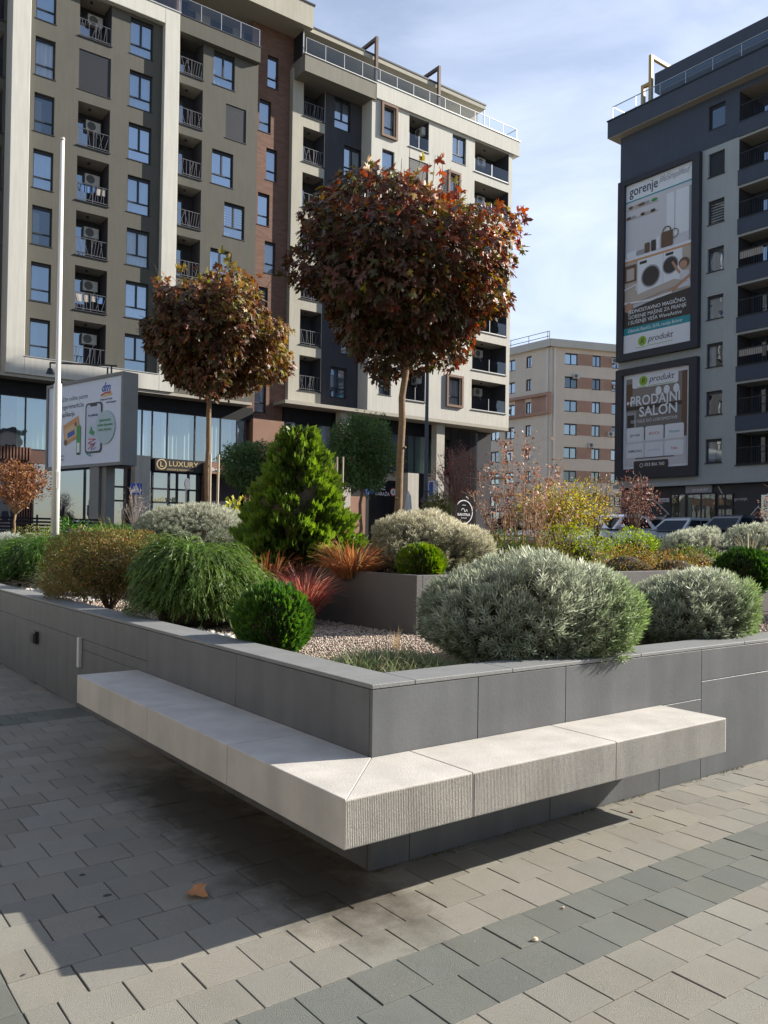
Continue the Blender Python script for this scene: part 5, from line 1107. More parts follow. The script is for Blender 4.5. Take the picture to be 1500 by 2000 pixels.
def frond(seed=0, k=9):
    """flat conifer spray with side sprigs"""
    r = RNG(seed); V = []; F = []; T = []
    for i in range(k):
        y = (i//2+ (i%2)*.4)/(k/2)*.78; s = 1 if i % 2 else -1; l = .5*(1-y*.75)*(1+r.normal()*.12)
        if i == k-1: d = np.array([0,1,0]); y = .62; l = .42
        else: d = unit(np.array([s*.8, .75, r.normal()*.14]))
        b = np.array([0,y,-.05*y*y]); p = np.array([-d[1],d[0],0])*.085
        n = len(V); V += [b-p*.5, b+p*.5, b+d*l*.6+p, b+d*l*.6-p, b+d*l]; F += [(n,n+1,n+2),(n,n+2,n+3),(n+3,n+2,n+4)]; T += [.75,.75,.95,.95,1.15]
    return np.array(V), np.array(F), np.array(T)[:,None]*np.ones(3)
def dome_dirs(r, n, low=-.35):
    d = unit(r.normal(size=(n*3,3))); d = d[d[:,2] > low][:n]; return d
def lump(d, seed, amp=.1, f=3.):
    r = RNG(seed); s = np.ones(len(d))
    for i in range(9):
        k = unit(r.normal(size=3)); s += amp*.55*np.sin(d@k*f*(1+i*.35)+r.uniform(0,6.28))/(1+i*.22)
    return s
def jitcol(c, r, a=.15): return c*(1+r.normal(0, a, (len(c),1)))
def core_mesh(name, c, rad, seed, m, parent, amp=.1, low=-.4, k=.82):
    bm = bmesh.new(); bmesh.ops.create_icosphere(bm, subdivisions=4, radius=1)
    P = np.array([v.co[:] for v in bm.verts]); s = lump(unit(P), seed, amp)*k
    P = P*s[:,None]*np.array(rad)+np.array(c); base = c[2]-rad[2]*abs(low)
    for v, p in zip(bm.verts, P): v.co = (p[0], p[1], max(p[2], base))
    me = bpy.data.meshes.new(name); bm.to_mesh(me); bm.free(); me.materials.append(m); return link(bpy.data.objects.new(name, me), parent)
TWIG_SHADE = mat('inner_twig_shade', (.06,.05,.032), .95, .3, 40, 1, 60)  # dark colour of the solid bush cores, standing in for shade among inner twigs
def local(t): return np.array(t.location[:])
def lavender(name, label, c, rad, n, seed, greens=None, silver=.5, tip=(.54,.56,.44), group='silvery lavender cushions', leaf=1., greenside=None):
    """c = ground point, rad = (rx, ry, height)"""
    t = empty(name, c, 0, label, 'shrub', group); r = RNG(seed); rx, ry, h = rad
    cen = np.array([0,0,h*.42]); R3 = np.array([rx, ry, h*.58])
    core_mesh('twigs', cen, R3, seed, TWIG_SHADE, t, .1, -.72, .80)
    d = dome_dirs(r, n, -.66); s = lump(d, seed, .1)
    inner = r.uniform(0,1,len(d))**3*.16; P = cen + d*R3*(s-inner-.05)[:,None]; P[:,2] = np.maximum(P[:,2], .01)
    ax = unit(d*np.array([1,1,.9])+np.array([0,0,.55])+r.normal(0,.22,(len(d),3)))
    base = np.array(greens or (.165,.205,.135)); sil = np.array(tip)
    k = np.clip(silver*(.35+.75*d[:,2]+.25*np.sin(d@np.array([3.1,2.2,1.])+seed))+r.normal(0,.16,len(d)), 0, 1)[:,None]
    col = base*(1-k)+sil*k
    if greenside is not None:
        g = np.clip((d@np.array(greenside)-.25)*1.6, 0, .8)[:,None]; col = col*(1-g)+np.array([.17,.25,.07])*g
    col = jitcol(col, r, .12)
    parts = []
    for q in range(4):
        m = np.arange(len(P)) % 4 == q; tv, tf, tc_ = rosette(seed=q, k=12)
        parts.append(scatter(tv, tf, P[m], ax[m], r.normal(size=(m.sum(),3)), r.uniform(.8,1.25,m.sum())*leaf, col[m], tc_))
    V,F,C_ = merge(parts); tris('foliage', V, F, C_, LM, t); return t
def sprays(t, P, ax, nr, size, col, seed, m=LM, name='foliage'):
    parts = []
    for q in range(4):
        k = np.arange(len(P)) % 4 == q; tv, tf, tc_ = frond(q)
        parts.append(scatter(tv, tf, P[k], ax[k], nr[k], size[k], col[k], tc_))
    V,F,C_ = merge(parts); return tris(name, V, F, C_, m, t)
def thuja_ball(label, c, rad, n, seed, cols=None, size=.05, group='clipped conifer balls'):
    t = empty('conifer_ball', c, 0, label, 'shrub', group); r = RNG(seed); rx, ry, h = rad
    cen = np.array([0,0,h*.5]); R3 = np.array([rx,ry,h*.52]); core_mesh('twigs', cen, R3, seed, TWIG_SHADE, t, .05, -.9, .84)
    d = dome_dirs(r, n, -.9); s = lump(d, seed, .055, 4); P = cen+d*R3*(s-r.uniform(0,1,len(d))**2*.15-.06)[:,None]; P[:,2] = np.maximum(P[:,2], 0)
    ax = unit(d+np.array([0,0,.75])+r.normal(0,.2,(len(d),3))); tang = np.cross(d, [0,0,1.]); nr = unit(tang+r.normal(0,.35,(len(d),3)))
    col = pick(r, len(d), cols or [(.075,.155,.03),(.05,.12,.025),(.11,.21,.035)], (3,2,2), .14)
    sprays(t, P, ax, nr, r.uniform(.7,1.3,len(d))*size, col, seed); return t
def thuja_cone(label, c, rx, h, n, seed):
    t = empty('conifer', c, 0, label, 'conifer'); r = RNG(seed)
    mb = MB(); mb.tube([(0,0,0),(.01,0,h*.5),(0,.01,h*.93)], [.035,.022,.006]); mb.build('trunk', BARK, t)
    z = 1-np.sqrt(1-r.uniform(0,.985,n)); z = z*h; az = r.uniform(0,6.283,n)
    prof = lambda q: rx*np.clip(1.04*(1-q)**.72, 0, 1)*np.clip((q+.05)/.14, .45, 1)
    clump = 1+.15*np.sin(az*5+z*9+1.3)+.12*np.sin(az*11-z*17)+.10*np.sin(az*3+z*31)+.07*np.sin(az*17+z*47)+r.normal(0,.05,n)
    rad = prof(z/h)*clump*(1-r.uniform(0,1,n)**2*.38)
    P = np.stack([np.cos(az)*rad, np.sin(az)*rad, z+.03], 1); d = np.stack([np.cos(az), np.sin(az), np.zeros(n)], 1)
    ax = unit(d*.75+np.array([0,0,1.0])+r.normal(0,.28,(n,3))); nr = unit(np.cross(d,[0,0,1.])+r.normal(0,.4,(n,3)))
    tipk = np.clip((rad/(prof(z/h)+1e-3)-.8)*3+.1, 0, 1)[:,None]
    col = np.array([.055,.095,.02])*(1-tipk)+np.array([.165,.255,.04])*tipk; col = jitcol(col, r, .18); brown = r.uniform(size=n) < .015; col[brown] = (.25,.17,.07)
    sprays(t, P, ax, nr, r.uniform(.045,.085,n), col, seed)
    core_mesh('twigs', (0,0,h*.33), (rx*.8,rx*.8,h*.42), seed, TWIG_SHADE, t, .12, -.75, .8)
    return t
def weeping_mound(label, c, rad, n, seed, cols, group='weeping thread-leaved conifers', L0=(.16,.34)):
    """cushion of hanging, whip-like shoots"""
    t = empty('weeping_conifer', c, 0, label, 'shrub', group); r = RNG(seed); rx, ry, h = rad
    cen = np.array([0,0,h*.4]); R3 = np.array([rx,ry,h*.6]); core_mesh('twigs', cen, R3, seed, TWIG_SHADE, t, .1, -.68, .76)
    d = dome_dirs(r, n, -.45); P = cen+d*R3*(lump(d, seed, .12)-.12-r.uniform(0,.1,len(d)))[:,None]; n = len(d)
    out = unit(d*np.array([1,1,0])+r.normal(0,.25,(n,3))*np.array([1,1,0])+1e-6); ln = r.uniform(*L0, n)
    segs = 6; V = np.zeros((n, segs+1, 2, 3)); col = pick(r, n, cols, (3,3,2), .15); cur = P.copy(); vel = unit(out*.55+np.array([0,0,.62])+r.normal(0,.15,(n,3)))
    wv = unit(np.cross(out, [0,0,1.])+r.normal(0,.3,(n,3)))
    leafs = []
    for k in range(segs+1):
        wd = .0048*(1-.6*k/segs); V[:,k,0] = cur-wv*wd; V[:,k,1] = cur+wv*wd
        if k < segs: leafs.append((cur.copy(), vel.copy()))
        cur = cur+vel*(ln/segs)[:,None]; vel = unit(vel+np.array([0,0,-.42])+out*.05)
        cur[:,2] = np.maximum(cur[:,2], .012)
    idx = np.arange(n)[:,None]*(segs+1)*2; F = []
    for k in range(segs):
        a = idx+2*k; F.append(np.concatenate([a, a+1, a+3],1)); F.append(np.concatenate([a, a+3, a+2],1))
    parts = [(V.reshape(-1,3), np.concatenate(F), np.repeat(col, (segs+1)*2, 0))]
    for s_ in (-1, 1):
        for (p, v) in leafs[::1]:
            sel = r.uniform(size=n) < .75
            ax = unit(v[sel]*.9+wv[sel]*s_*.55+r.normal(0,.15,(sel.sum(),3)))
            parts.append(scatter(ND*np.array([.16,1,1]), NF, p[sel], ax, r.normal(size=(sel.sum(),3)), r.uniform(.025,.05,sel.sum()), col[sel]*r.uniform(.85,1.3,(sel.sum(),1))))
    Vv,Ff,Cc = merge(parts); tris('foliage', Vv, Ff, Cc, LM, t); return t
def leafy_shrub(name, label, c, rad, n, seed, cols, w, size=(.02,.035), stems=14, group='leafy shrubs in the planter', low=-.55, amp=.14, core=.62, tmpl=None, up=.4, cat='shrub', shell=.4):
    t = empty(name, c, 0, label, cat, group); r = RNG(seed); rx, ry, h = rad
    cen = np.array([0,0,h*.5]); R3 = np.array([rx,ry,h*.5])
    if core: core_mesh('twigs', cen, R3, seed, TWIG_SHADE, t, .1, low, core)
    mb = MB()
    for i in range(stems):
        a = r.uniform(0,6.28); q = r.uniform(.2,.85); mb.tube([(math.cos(a)*.03,math.sin(a)*.03,0),(math.cos(a)*rx*q*.5,math.sin(a)*ry*q*.5,h*.4),(math.cos(a)*rx*q,math.sin(a)*ry*q,h*r.uniform(.7,.97))],[.006,.004,.002],4)
    if stems: mb.build('stems', BARK, t)
    d = dome_dirs(r, n, low*1.6); P = cen+d*R3*(lump(d, seed, amp, 4)-r.uniform(0,1,len(d))**1.6*shell)[:,None]; P[:,2] = np.maximum(P[:,2], .01)
    n = len(d); ax = unit(d*.6+np.array([0,0,up])+r.normal(0,.55,(n,3))); col = pick(r, n, cols, w, .16)
    tv, tf = tmpl or (OV, OF)
    V,F,C_ = scatter(tv, tf, P, ax, unit(d+r.normal(0,.6,(n,3))), r.uniform(*size, n), col); tris('foliage', V, F, C_, LM, t); return t
def grass(name, label, c, n, ln, spread, seed, cols, w, droop=.5, wd=.003, group='ornamental grasses', base=.05, lean=(0,0)):
    t = empty(name, c, 0, label, 'grass', group); r = RNG(seed); segs = 6
    az = r.uniform(0,6.283,n); rr = np.sqrt(r.uniform(0,1,n))*base; P = np.stack([np.cos(az)*rr, np.sin(az)*rr, np.zeros(n)],1)
    out = np.stack([np.cos(az)+lean[0], np.sin(az)+lean[1], np.zeros(n)],1); tilt = r.uniform(.05,1,n)[:,None]*spread
    vel = unit(out*tilt+np.array([0,0,1.])+r.normal(0,.08,(n,3))); L_ = r.uniform(*ln, n); wv = unit(np.cross(out,[0,0,1.])+r.normal(0,.4,(n,3)))
    V = np.zeros((n,segs+1,2,3)); cur = P
    for k in range(segs+1):
        q = wd*(1-.85*(k/segs)**2); V[:,k,0] = cur-wv*q; V[:,k,1] = cur+wv*q; cur = cur+vel*(L_/segs)[:,None]
        vel = unit(vel+np.array([0,0,-1.])*droop*(k/segs)*r.uniform(.3,1.2,(n,1))+out*.06); cur[:,2] = np.maximum(cur[:,2], .004)
    idx = np.arange(n)[:,None]*(segs+1)*2; F = []
    for k in range(segs):
        a = idx+2*k; F.append(np.concatenate([a, a+1, a+3],1)); F.append(np.concatenate([a, a+3, a+2],1))
    col = pick(r, n, cols, w, .15); grad = np.linspace(.75,1.15,segs+1)[None,:,None,None]*np.ones((n,1,2,1)); Cc = (col[:,None,None,:]*grad).reshape(-1,3)
    o = tris('blades', V.reshape(-1,3), np.concatenate(F), Cc, LM, t); return t
def branch_tree(mb, base, top, r0, r1, wob=.02, seed=0, k=8):
    r = random.Random(seed); b = Vector(base); e = Vector(top); pts = [b.lerp(e, i/k)+Vector((r.gauss(0,wob),r.gauss(0,wob),0))*(0 if i in (0,k) else 1) for i in range(k+1)]
    mb.tube(pts, [r0+(r1-r0)*i/k for i in range(k+1)], 10); return pts
def maple(label, base, trunk_h, crown_c, R3, n, seed, cols, w, trunk_r=.05, leaf=(.09,.15), shoots=26, hot=(.62,-.30,.62), lean=0):
    """globe maple: trunk, limbs, big lobed leaves hanging in a dense irregular ball"""
    t = empty('maple_tree', base, 0, label, 'tree', 'globe maples in the planter'); r = RNG(seed); rr = random.Random(seed)
    b = np.array(base); cc = np.array(crown_c)-b; R3 = np.array(R3)
    mb = MB(); top = (cc[0]*.9, cc[1]*.9, trunk_h)
    pts = branch_tree(mb, (0,0,-.3), top, trunk_r, trunk_r*.72, .008, seed, 10)
    for i in range(5):   # pruning knots
        p = pts[2+i]; a = rr.uniform(0,6.28); mb.tube([p, p+Vector((math.cos(a),math.sin(a),.3))*trunk_r*1.25], [trunk_r*.45, trunk_r*.25], 6)
    mb.build('trunk', BARK2, t, True)
    mb = MB(); tops = []
    for i in range(18):
        a = i*2.4+rr.uniform(-.3,.3); el = rr.uniform(.1,1.25); d = Vector((math.cos(a)*math.cos(el), math.sin(a)*math.cos(el), math.sin(el)))
        e = Vector(cc)+Vector((d.x*R3[0],d.y*R3[1],d.z*R3[2]))*.82; s_ = Vector(top)+Vector((0,0,rr.uniform(-.05,.12))); m_ = s_.lerp(e,.5)+Vector((0,0,-.06))
        mb.tube([s_,m_,e],[trunk_r*.38,trunk_r*.22,.006],6); tops.append(e)
        for j in range(3):
            e2 = e+Vector((rr.gauss(0,.2),rr.gauss(0,.2),rr.gauss(.03,.15))); mb.tube([m_.lerp(e,.6),e2],[.008,.003],5)
    sh = []
    for i in range(shoots):   # bare or leafy upright shoots breaking the outline
        a = rr.uniform(0,6.28); q = rr.uniform(.1,.85); s_ = Vector(cc)+Vector((math.cos(a)*R3[0]*q, math.sin(a)*R3[1]*q, R3[2]*math.sqrt(1-q*q)*.8)); e = s_+Vector((math.cos(a)*.1+rr.gauss(0,.06), math.sin(a)*.1+rr.gauss(0,.06), rr.uniform(.18,.46)))
        mb.tube([s_,s_.lerp(e,.5)+Vector((rr.gauss(0,.02),0,0)),e],[.006,.004,.002],5); sh.append((s_,e))
    mb.build('limbs', BARK, t)
    d = unit(r.normal(size=(n,3))); s = lump(d, seed, .2, 3.8)
    rad = s*(1-r.uniform(0,1,n)**1.9*.5); P = cc+d*R3*rad[:,None]
    low = P[:,2] < cc[2]; P[low,:2] = cc[:2]+(P[low,:2]-cc[:2])*np.clip(1-.26*((cc[2]-P[low,2])/R3[2])[:,None]**1.6, .3, 1)
    ax = unit(d*np.array([.8,.8,.2])+np.array([0,0,-.62])+r.normal(0,.42,(n,3))); nr = unit(d+np.array([0,0,.55])+r.normal(0,.5,(n,3)))
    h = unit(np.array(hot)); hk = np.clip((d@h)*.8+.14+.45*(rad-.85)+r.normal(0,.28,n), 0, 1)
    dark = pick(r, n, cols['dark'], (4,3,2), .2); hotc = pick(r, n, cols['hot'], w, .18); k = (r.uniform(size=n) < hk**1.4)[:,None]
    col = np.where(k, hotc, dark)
    # leaves on the shoots
    ex = [];
    for s_, e in sh[:int(shoots*.55)]:
        for j in range(9): q = rr.uniform(.05,1); ex.append(list(s_.lerp(e,q)+Vector((rr.gauss(0,.035),rr.gauss(0,.035),rr.gauss(0,.02)))))
    ex = np.array(ex)
    m = len(ex); P = np.concatenate([P, ex]); ax = np.concatenate([ax, unit(r.normal(0,.7,(m,3))+np.array([0,0,.1]))]); nr = np.concatenate([nr, r.normal(size=(m,3))]); col = np.concatenate([col, pick(r, m, cols['hot'], w, .15)])
    flat = MV.copy(); curl = MV*np.array([.75,1,1])+np.array([0,0,0]); curl[:,2] = -.55*np.abs(MV[:,0])-.3*MV[:,1]**2
    cup = MV*np.array([.9,.95,1]); cup[:,2] = .35*np.abs(MV[:,0])-.25*MV[:,1]
    parts = []; N_ = len(P); sz = r.uniform(*leaf, N_); sel = r.integers(0,3,N_)
    for q, tv in enumerate((flat, curl, cup)):
        k = sel == q; parts.append(scatter(tv, MF, P[k], ax[k], nr[k], sz[k], col[k]))
    V,F,C_ = merge(parts); tris('crown', V, F, C_, leafmat('maple_leaf', .46, .25, .42), t); return t

G = lambda px, py, dep, z: tuple([*at(px, py, dep)[:2], z])
# --- front of the planter
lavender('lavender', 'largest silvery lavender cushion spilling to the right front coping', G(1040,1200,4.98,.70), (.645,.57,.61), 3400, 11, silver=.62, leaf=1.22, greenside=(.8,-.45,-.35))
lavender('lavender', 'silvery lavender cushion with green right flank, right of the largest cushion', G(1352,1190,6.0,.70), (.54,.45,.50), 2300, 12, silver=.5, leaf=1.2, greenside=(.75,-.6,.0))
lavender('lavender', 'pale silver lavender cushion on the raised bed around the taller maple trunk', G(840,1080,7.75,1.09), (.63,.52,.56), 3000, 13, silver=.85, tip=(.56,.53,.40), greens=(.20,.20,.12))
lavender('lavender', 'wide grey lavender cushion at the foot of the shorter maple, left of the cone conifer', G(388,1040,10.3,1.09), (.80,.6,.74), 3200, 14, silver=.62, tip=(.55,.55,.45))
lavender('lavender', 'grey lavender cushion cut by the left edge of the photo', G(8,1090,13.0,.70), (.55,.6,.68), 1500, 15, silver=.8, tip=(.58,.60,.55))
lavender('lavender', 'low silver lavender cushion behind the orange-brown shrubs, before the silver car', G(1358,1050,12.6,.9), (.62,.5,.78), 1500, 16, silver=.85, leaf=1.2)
lavender('lavender', 'silver lavender cushion cut by the right edge behind the clipped ball', G(1470,1050,12.6,.9), (.46,.5,.80), 1400, 17, silver=.8, leaf=1.2)
thuja_ball('glossy green clipped conifer ball standing on the gravel close to the left coping', G(533,1250,5.2,.70), (.235,.235,.445), 4200, 21, size=.04)
thuja_ball('small golden-green conifer ball at the corner of the low dark bed', G(822,1110,6.95,1.09), (.20,.20,.29), 1900, 22, cols=[(.12,.20,.025),(.08,.15,.02),(.20,.26,.03)], size=.042)
thuja_ball('dark green clipped ball at the right edge of the planter', G(1452,1150,8.35,.94), (.30,.28,.45), 3200, 23, cols=[(.03,.075,.018),(.045,.10,.02),(.06,.13,.02)], size=.042)
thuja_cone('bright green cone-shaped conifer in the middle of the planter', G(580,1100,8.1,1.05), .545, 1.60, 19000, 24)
weeping_mound('bright green weeping mound left of the clipped conifer ball', G(385,1215,6.75,.70), (.49,.46,.735), 4200, 31, [(.11,.18,.04),(.075,.13,.03),(.17,.24,.06)])
weeping_mound('small pale green weeping mound tucked behind the bigger one', G(470,1140,7.9,.70), (.34,.34,.62), 1300, 32, [(.13,.22,.03),(.09,.17,.025),(.17,.27,.04)])
weeping_mound('long green weeping mound at the far left of the planter', G(95,1120,11.4,.70), (.66,.8,.72), 3400, 33, [(.075,.15,.03),(.06,.125,.025),(.12,.21,.035)])
weeping_mound('green weeping mound behind the white flagpole', G(215,1070,12.6,.70), (.6,.6,.85), 1800, 34, [(.10,.19,.03),(.06,.13,.025),(.15,.25,.04)])
brn = [(.20,.17,.055),(.27,.15,.06),(.14,.16,.045),(.32,.22,.09)]
leafy_shrub('brown_shrub', 'olive and rust-brown rounded shrub between the weeping mounds', G(214,1180,8.2,.70), (.60,.50,.80), 21000, 41, brn, (4,2,3,1.5), (.016,.032), 50, shell=.45, core=.5, low=-.5)
leafy_shrub('brown_shrub', 'russet shrub behind the tall weeping mound', G(300,1110,10.2,.70), (.5,.45,.86), 9000, 42, [(.30,.17,.05),(.22,.18,.05),(.35,.22,.08)], (2,2,1), (.012,.024), 30, shell=.5)
grass('dry_grass', 'dry buff grass tuft between the far weeping mound and the brown shrub', G(108,1160,9.6,.70), 420, (.28,.5), 1.3, 43, [(.42,.36,.22),(.30,.30,.15),(.5,.44,.3)], (3,2,1), .8)
red = [(.40,.12,.10),(.55,.26,.20),(.30,.08,.07),(.58,.38,.28)]
grass('red_grass', 'crimson grass clump against the side of the low dark bed', G(592,1205,7.0,.70), 1300, (.30,.56), .55, 44, red, (3,3,2,1), .7, .0040, base=.08, lean=(-.25,-.15))
grass('red_grass', 'orange-red grass on the raised bed between cone conifer and pale lavender', G(690,1110,7.3,1.09), 900, (.2,.42), 1.3, 45, [(.50,.22,.10),(.42,.14,.08),(.55,.33,.17),(.3,.2,.1)], (3,2,2,1), .6, .0035, base=.14)
grass('red_grass', 'rusty grass on the raised bed under the cone conifer', G(520,1090,7.6,1.09), 600, (.15,.3), 1.5, 46, [(.35,.12,.07),(.25,.10,.06),(.42,.24,.13)], (3,2,2), .6, .0035, base=.3)
def fescue():
    t = empty('low_grass', G(765,1290,4.40,.69), 0, 'low grey-green grass mat filling the front corner of the planter', 'grass'); r = RNG(47); parts = []
    n = 15000; u = r.normal(0,.5,(n,2)); P = np.stack([u[:,0]*.46, u[:,1]*.27, np.zeros(n)],1); rot = R_(-33); c_, s_ = math.cos(rot), math.sin(rot)
    P = np.stack([P[:,0]*c_-P[:,1]*s_, P[:,0]*s_+P[:,1]*c_, P[:,2]],1)
    q = np.exp(-(u**2).sum(1)*.9); ax = unit(np.stack([r.normal(0,.75,n), r.normal(0,.75,n), .35+.5*r.uniform(size=n)],1)); P[:,2] += q*r.uniform(0,.13,n)
    world = P[:,:2]+np.array(t.location[:2]); ok = (world[:,0] > .24)&(world[:,1] > .24); P = P[ok]; ax = ax[ok]; n = len(P)
    col = pick(r, n, [(.24,.27,.16),(.15,.22,.08),(.38,.35,.22),(.30,.20,.12)], (4,3,2,.6), .15); tv = ND*np.array([.035,1,1]); tv[:,2] = -.25*tv[:,1]**2
    V,F,C_ = scatter(tv, NF, P, ax, r.normal(size=(n,3))+np.array([0,0,2.]), r.uniform(.05,.115,n), col); tris('blades', V, F, C_, LM, t)
fescue()
grass('dry_grass', 'few thin tan stalks at the foot of the low dark bed beside the biggest lavender', G(775,1250,5.6,.70), 26, (.08,.17), .35, 48, [(.45,.33,.2),(.5,.4,.25)], (1,1), .1, .0016, base=.03)
# --- right middle ground
yg = [(.24,.30,.03),(.16,.22,.03),(.34,.34,.04)]
leafy_shrub('green_shrub', 'yellow-green mound under the yellow-leaved small tree', G(1125,1100,10.2,.8), (.52,.5,.80), 5000, 51, yg, (3,3,1), (.02,.04), 20)
leafy_shrub('green_shrub', 'bright lime-green rounded shrub before the white hatchback', G(1242,1060,13.2,.9), (.44,.44,.74), 4200, 52, [(.26,.36,.03),(.18,.28,.025),(.34,.42,.05)], (3,2,2), (.02,.04), 12, shell=.3)
leafy_shrub('green_shrub', 'dark yellow-green mound right of the pale lavender, left of the bare twigs', G(985,1085,10.2,.8), (.46,.5,.73), 3600, 53, [(.13,.20,.03),(.09,.15,.02),(.22,.24,.04)], (3,3,1), (.02,.035), 12)
leafy_shrub('green_shrub', 'thin green shrub hidden behind the russet mounds', G(1365,1090,11.0,.8), (.45,.4,.62), 3000, 54, [(.12,.20,.03),(.08,.15,.02),(.2,.24,.04)], (3,3,1), (.018,.03), 12)
ob = [(.24,.19,.05),(.36,.17,.06),(.15,.17,.04),(.42,.27,.10)]
leafy_shrub('brown_shrub', 'left orange-brown mound above the biggest lavender', G(1222,1110,9.2,.75), (.48,.45,.66), 5500, 55, ob, (3,3,3,1), (.012,.024), 30, shell=.5)
leafy_shrub('brown_shrub', 'right orange-brown mound left of the dark clipped ball', G(1322,1115,9.0,.75), (.46,.45,.62), 5500, 56, ob, (2,4,2,1), (.012,.024), 30, shell=.5)
leafy_shrub('brown_shrub', 'small dull russet mound at the base of the bare twigs', G(1010,1090,9.4,.75), (.34,.4,.50), 2200, 57, [(.35,.14,.06),(.25,.15,.05),(.2,.2,.05)], (3,2,2), (.012,.022), 10)
leafy_shrub('green_shrub', 'yellowish shrub at the right edge behind the dark clipped ball', G(1492,1090,10.2,.8), (.3,.3,.6), 1500, 58, yg, (3,3,1), (.018,.03), 8)
grass('green_strappy_plant', 'strappy bright green leaves between the tan stalks and the orange-brown mound', G(1168,1110,8.7,.75), 240, (.3,.52), .9, 59, [(.11,.24,.04),(.2,.3,.08)], (2,1), .6, .006, base=.1)
grass('dry_grass', 'buff seed stalks fanning above the lavender at the right edge', G(1462,1040,12.0,1.1), 50, (.4,.66), .55, 60, [(.5,.45,.33),(.4,.36,.25)], (1,1), .25, .003, base=.05)
# --- back left
leafy_shrub('green_shrub', 'glossy green shrub low in front of the billboard legs', G(155,1040,17.5,.72), (.85,.7,.98), 3600, 61, [(.08,.19,.03),(.05,.13,.02),(.14,.26,.04)], (3,3,2), (.035,.06), 12)
leafy_shrub('green_shrub', 'yellow-brown low shrub left of the flagpole foot', G(72,1060,13.6,.72), (.52,.5,.86), 2600, 62, [(.20,.22,.05),(.15,.19,.04),(.3,.26,.08)], (3,3,1), (.02,.035), 12)
leafy_shrub('yellow_shrub', 'loose yellow-green leafy shrub between the shorter maple stake and the cone conifer', G(472,1010,11.2,1.09), (.36,.36,.88), 520, 63, [(.42,.40,.06),(.30,.36,.06),(.5,.42,.12)], (3,2,1), (.05,.09), 12, core=0, shell=.6)
# thin seed stems above the brown shrub
grass('dry_grass', 'a few upright seed stems above the russet shrub', G(262,1100,10.0,.7), 26, (.9,1.15), .22, 64, [(.42,.25,.14),(.5,.36,.2)], (1,1), .05, .003, base=.45)
def burning_twigs():
    t = empty('ornamental_plum', G(1018,1090,10.6,.72), 0, 'tall multi-stemmed shrub with tan bare stems and sparse pinkish-brown leaves', 'shrub'); r = random.Random(8); mb = MB(); P = []
    for i in range(40):
        a = r.uniform(0,6.28); sp_ = r.uniform(.05,.62); b = Vector((math.cos(a)*.20,math.sin(a)*.14,0)); hgt = r.uniform(1.2,2.25)*(1-.35*sp_); m_ = b+Vector((math.cos(a)*sp_*.35+r.gauss(0,.05),math.sin(a)*sp_*.3,hgt*.5)); e = b+Vector((math.cos(a)*sp_*1.1,math.sin(a)*sp_*.8,hgt))
        mb.tube([b,m_,e],[.010,.007,.002],5)
        for j in range(12):
            s_ = m_.lerp(e,r.random()); e2 = s_+Vector((r.gauss(0,.12),r.gauss(0,.1),r.uniform(.05,.24))); mb.tube([s_,e2],[.003,.0015],3)
            if e2.z > 1.05:
                for q in range(6 if e2.z > 1.5 else 2): P.append(s_.lerp(e2,r.random())+Vector((r.gauss(0,.03),r.gauss(0,.03),r.gauss(0,.03))))
    mb.build('stems', mat('tan_stem', (.40,.25,.16), .8, .2, 30), t); q = RNG(4); P = np.array([list(p) for p in P]); n = len(P)
    V,F,C_ = scatter(OV*np.array([1.3,1,1]), OF, P, q.normal(size=(n,3)), q.normal(size=(n,3)), q.uniform(.03,.055,n), pick(q, n, [(.26,.13,.09),(.42,.28,.21),(.17,.08,.06)], (3,3,2), .2)); tris('crown', V, F, C_, LM, t)
burning_twigs()
def stalks():
    t = empty('cut_stems', G(1088,1095,9.6,.74), 0, 'sheaf of upright buff stems before the yellow-leaved small tree', 'shrub'); r = random.Random(9); mb = MB()
    for i in range(46):
        x = r.gauss(0,.17); y = r.gauss(0,.12); h = r.uniform(.35,.85); mb.tube([(x*.6,y*.6,0),(x+r.gauss(0,.03),y,h*.5),(x*1.25+r.gauss(0,.04),y*1.2,h)],[.006,.005,.0035],4)
    mb.build('stems', mat('buff_stem', (.52,.33,.2), .8, .2, 30), t)
stalks()
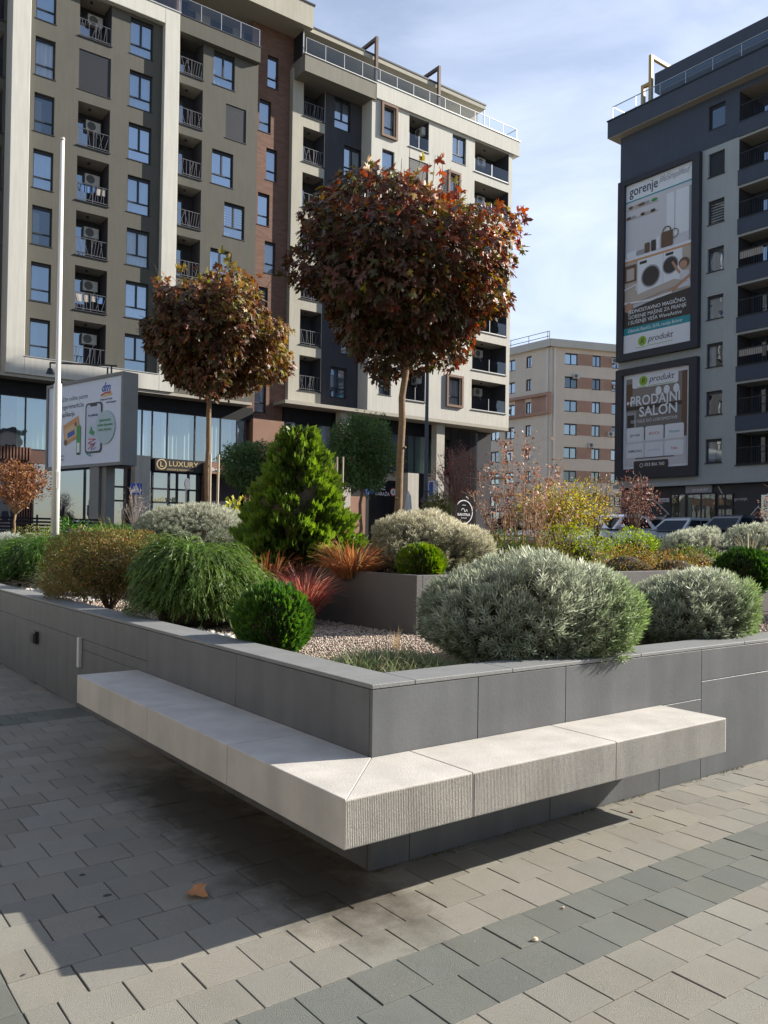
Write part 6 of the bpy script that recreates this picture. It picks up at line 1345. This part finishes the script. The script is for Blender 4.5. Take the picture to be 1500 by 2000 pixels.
def small_tree(name, label, base, th, cc, R3, n, seed, cols, w, size, tr=.03, limbs=16, hollow=.5, group=None, bark=None, droop=.0, twig=1, cat='tree', tm=None, forks=3):
    if abs(base[2]-.7) < .01: base = (base[0], base[1], 1.04); th -= .34; cc = (cc[0], cc[1], cc[2]-.34)
    t = empty(name, base, 0, label, cat, group); r = RNG(seed); rr = random.Random(seed); cc = Vector(cc); mb = MB()
    branch_tree(mb, (0,0,-.05), (cc.x*.6,cc.y*.6,th), tr, tr*.7, .02, seed, 6); mb.build('trunk', bark or BARK, t, True); mb = MB()
    for i in range(limbs):
        a = i*2.4+rr.uniform(-.3,.3); el = rr.uniform(-.1,1.35); d = Vector((math.cos(a)*math.cos(el)*R3[0],math.sin(a)*math.cos(el)*R3[1],math.sin(el)*R3[2])); s_ = Vector((cc.x*.6,cc.y*.6,th)); e = cc+d*rr.uniform(.75,1.02); m_ = s_.lerp(e,.5)+Vector((rr.gauss(0,.04),rr.gauss(0,.04),-.03))
        mb.tube([s_,m_,e],[tr*.45,tr*.25,.004],5)
        for j in range(forks*twig): s2 = m_.lerp(e,rr.random()); mb.tube([s2,s2+Vector((rr.gauss(0,.22)*R3[0],rr.gauss(0,.22)*R3[1],rr.uniform(-.05,.35)*R3[2]))],[.005,.002],3)
    mb.build('limbs', bark or BARK, t)
    d = unit(r.normal(size=(n,3))); P = np.array(cc)+d*np.array(R3)*(lump(d, seed, .2, 4)-r.uniform(0,1,n)**1.5*hollow)[:,None]
    ax = unit(d*.6+np.array([0,0,.2-droop])+r.normal(0,.5,(n,3))); tv, tf = tm or (OV, OF)
    V,F,C_ = scatter(tv, tf, P, ax, unit(d+r.normal(0,.6,(n,3))), r.uniform(*size, n), pick(r, n, cols, w, .18)); tris('crown', V, F, C_, LM, t); return t
small_tree('yellow_leaved_tree', 'small twisted tree with yellow-green leaves before the white cars', G(1085,1085,11.6,.72), .55, (.05,0,1.14), (.64,.6,.36), 5600, 71, [(.42,.34,.06),(.30,.28,.06),(.48,.33,.09),(.22,.22,.05)], (3,3,1,2), (.028,.05), .04, 20, .8)
small_tree('yellow_leaved_tree', 'thinning olive-brown bush right of the yellow-leaved tree', G(1165,1070,12.4,.72), .75, (0,0,1.38), (.34,.35,.36), 420, 72, [(.3,.26,.06),(.4,.22,.1),(.22,.2,.05)], (2,2,2), (.028,.045), .02, 16, .8)
# --- the two globe maples
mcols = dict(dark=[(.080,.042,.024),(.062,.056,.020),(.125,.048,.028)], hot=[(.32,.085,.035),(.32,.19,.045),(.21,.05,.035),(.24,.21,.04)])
b2 = G(775,1040,8.5,1.09); c2 = at(793,540,8.5)
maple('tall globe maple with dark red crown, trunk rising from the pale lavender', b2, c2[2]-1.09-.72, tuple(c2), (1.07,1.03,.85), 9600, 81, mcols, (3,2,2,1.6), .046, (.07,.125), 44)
b1 = G(403,1000,12.5,1.09); c1 = at(412,660,12.5)
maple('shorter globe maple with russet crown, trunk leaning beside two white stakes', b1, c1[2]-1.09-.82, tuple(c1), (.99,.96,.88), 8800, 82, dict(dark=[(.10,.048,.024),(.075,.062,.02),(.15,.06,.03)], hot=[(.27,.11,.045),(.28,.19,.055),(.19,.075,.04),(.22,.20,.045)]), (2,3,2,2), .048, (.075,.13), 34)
# --- trees beyond the planter
rb = [(.24,.11,.055),(.17,.08,.045),(.33,.17,.08)]
small_tree('russet_tree', 'small russet ball tree cut by the left edge of the photo', G(22,1050,16.5,.7), 1.1, (.12,0,1.72), (.58,.55,.48), 3200, 91, rb, (3,2,2), (.04,.075), .03, 14, .6, 'trees beyond the planter', bark=BARK2)
gw = [(.10,.17,.06),(.075,.14,.045),(.14,.21,.07)]
LANCE = (OV*np.array([.5,1,1]), OF)
small_tree('ball_tree', 'dense green ball-crowned tree before the garage entrance', G(702,1090,25,.7), 2.5, (0,0,3.25), (.98,.96,1.12), 15000, 92, gw, (3,3,1), (.08,.16), .06, 16, .5, 'trees beyond the planter', droop=.5, tm=LANCE)
small_tree('ball_tree', 'green ball-crowned tree half hidden behind the cone conifer', G(482,1090,26,.7), 2.4, (0,0,2.95), (.85,.8,.85), 9000, 93, gw, (3,3,1), (.08,.16), .06, 14, .6, 'trees beyond the planter', droop=.5, tm=LANCE)
pl = [(.20,.09,.075),(.36,.22,.18),(.13,.06,.05)]
small_tree('plum_tree', 'small purple-leaved tree before the dark shop front on the right', G(1240,1062,18.5,.7), .95, (0,0,1.65), (.52,.5,.62), 1150, 94, pl, (3,2,2), (.04,.075), .035, 18, .7, 'trees beyond the planter', forks=5)
small_tree('plum_tree', 'purple-leaved tree cut by the right edge of the photo', G(1512,1062,18.5,.7), 1.0, (0,0,1.55), (.35,.35,.5), 500, 95, pl, (3,2,2), (.04,.07), .03, 12, .7, 'trees beyond the planter')
small_tree('bare_tree', 'nearly bare reddish small tree before the black corner shop', G(890,1080,30,.7), 2.0, (0,0,3.1), (.95,.9,1.05), 420, 96, [(.4,.12,.1),(.3,.1,.07)], (1,1), (.06,.1), .06, 44, .5, 'trees beyond the planter', bark=mat('reddish_bark', (.26,.14,.11), .8, .2, 10), twig=4)
small_tree('weeping_tree', 'weeping yellow-green tree beside the lamp post foot', G(856,1090,31,.7), 2.0, (0,0,1.75), (.5,.5,.85), 2200, 97, [(.26,.26,.07),(.2,.2,.05),(.3,.22,.08)], (2,2,1), (.08,.17), .04, 14, .7, 'trees beyond the planter', droop=1.3, tm=LANCE)
small_tree('bare_sapling', 'leafless grey sapling in front of the pedestrian sign', G(262,1050,19,.7), .9, (0,0,1.4), (.35,.35,.55), 60, 98, [(.3,.2,.15)], (1,), (.03,.05), .018, 22, .5, 'trees beyond the planter', bark=mat('grey_bark', (.3,.25,.22), .8))
thuja_ball('tiny green conifer tip above the pale lavender, before the black corner shop', G(893,1075,12.5,1.0), (.12,.12,.52), 260, 99, size=.1, group='clipped conifer balls')
# shrubs further along the same planter, just beyond the right edge of the photo
lavender('lavender', 'silver lavender cushion on the gravel beyond the right edge', (6.9,1.05,.70), (.6,.5,.6), 900, 111, silver=.5, leaf=1.4)
leafy_shrub('brown_shrub', 'rust-brown mound at the far right end of the planter', (8.0,1.1,.70), (.5,.45,.6), 2500, 112, ob, (3,3,3,1), (.016,.03), 12, shell=.5)
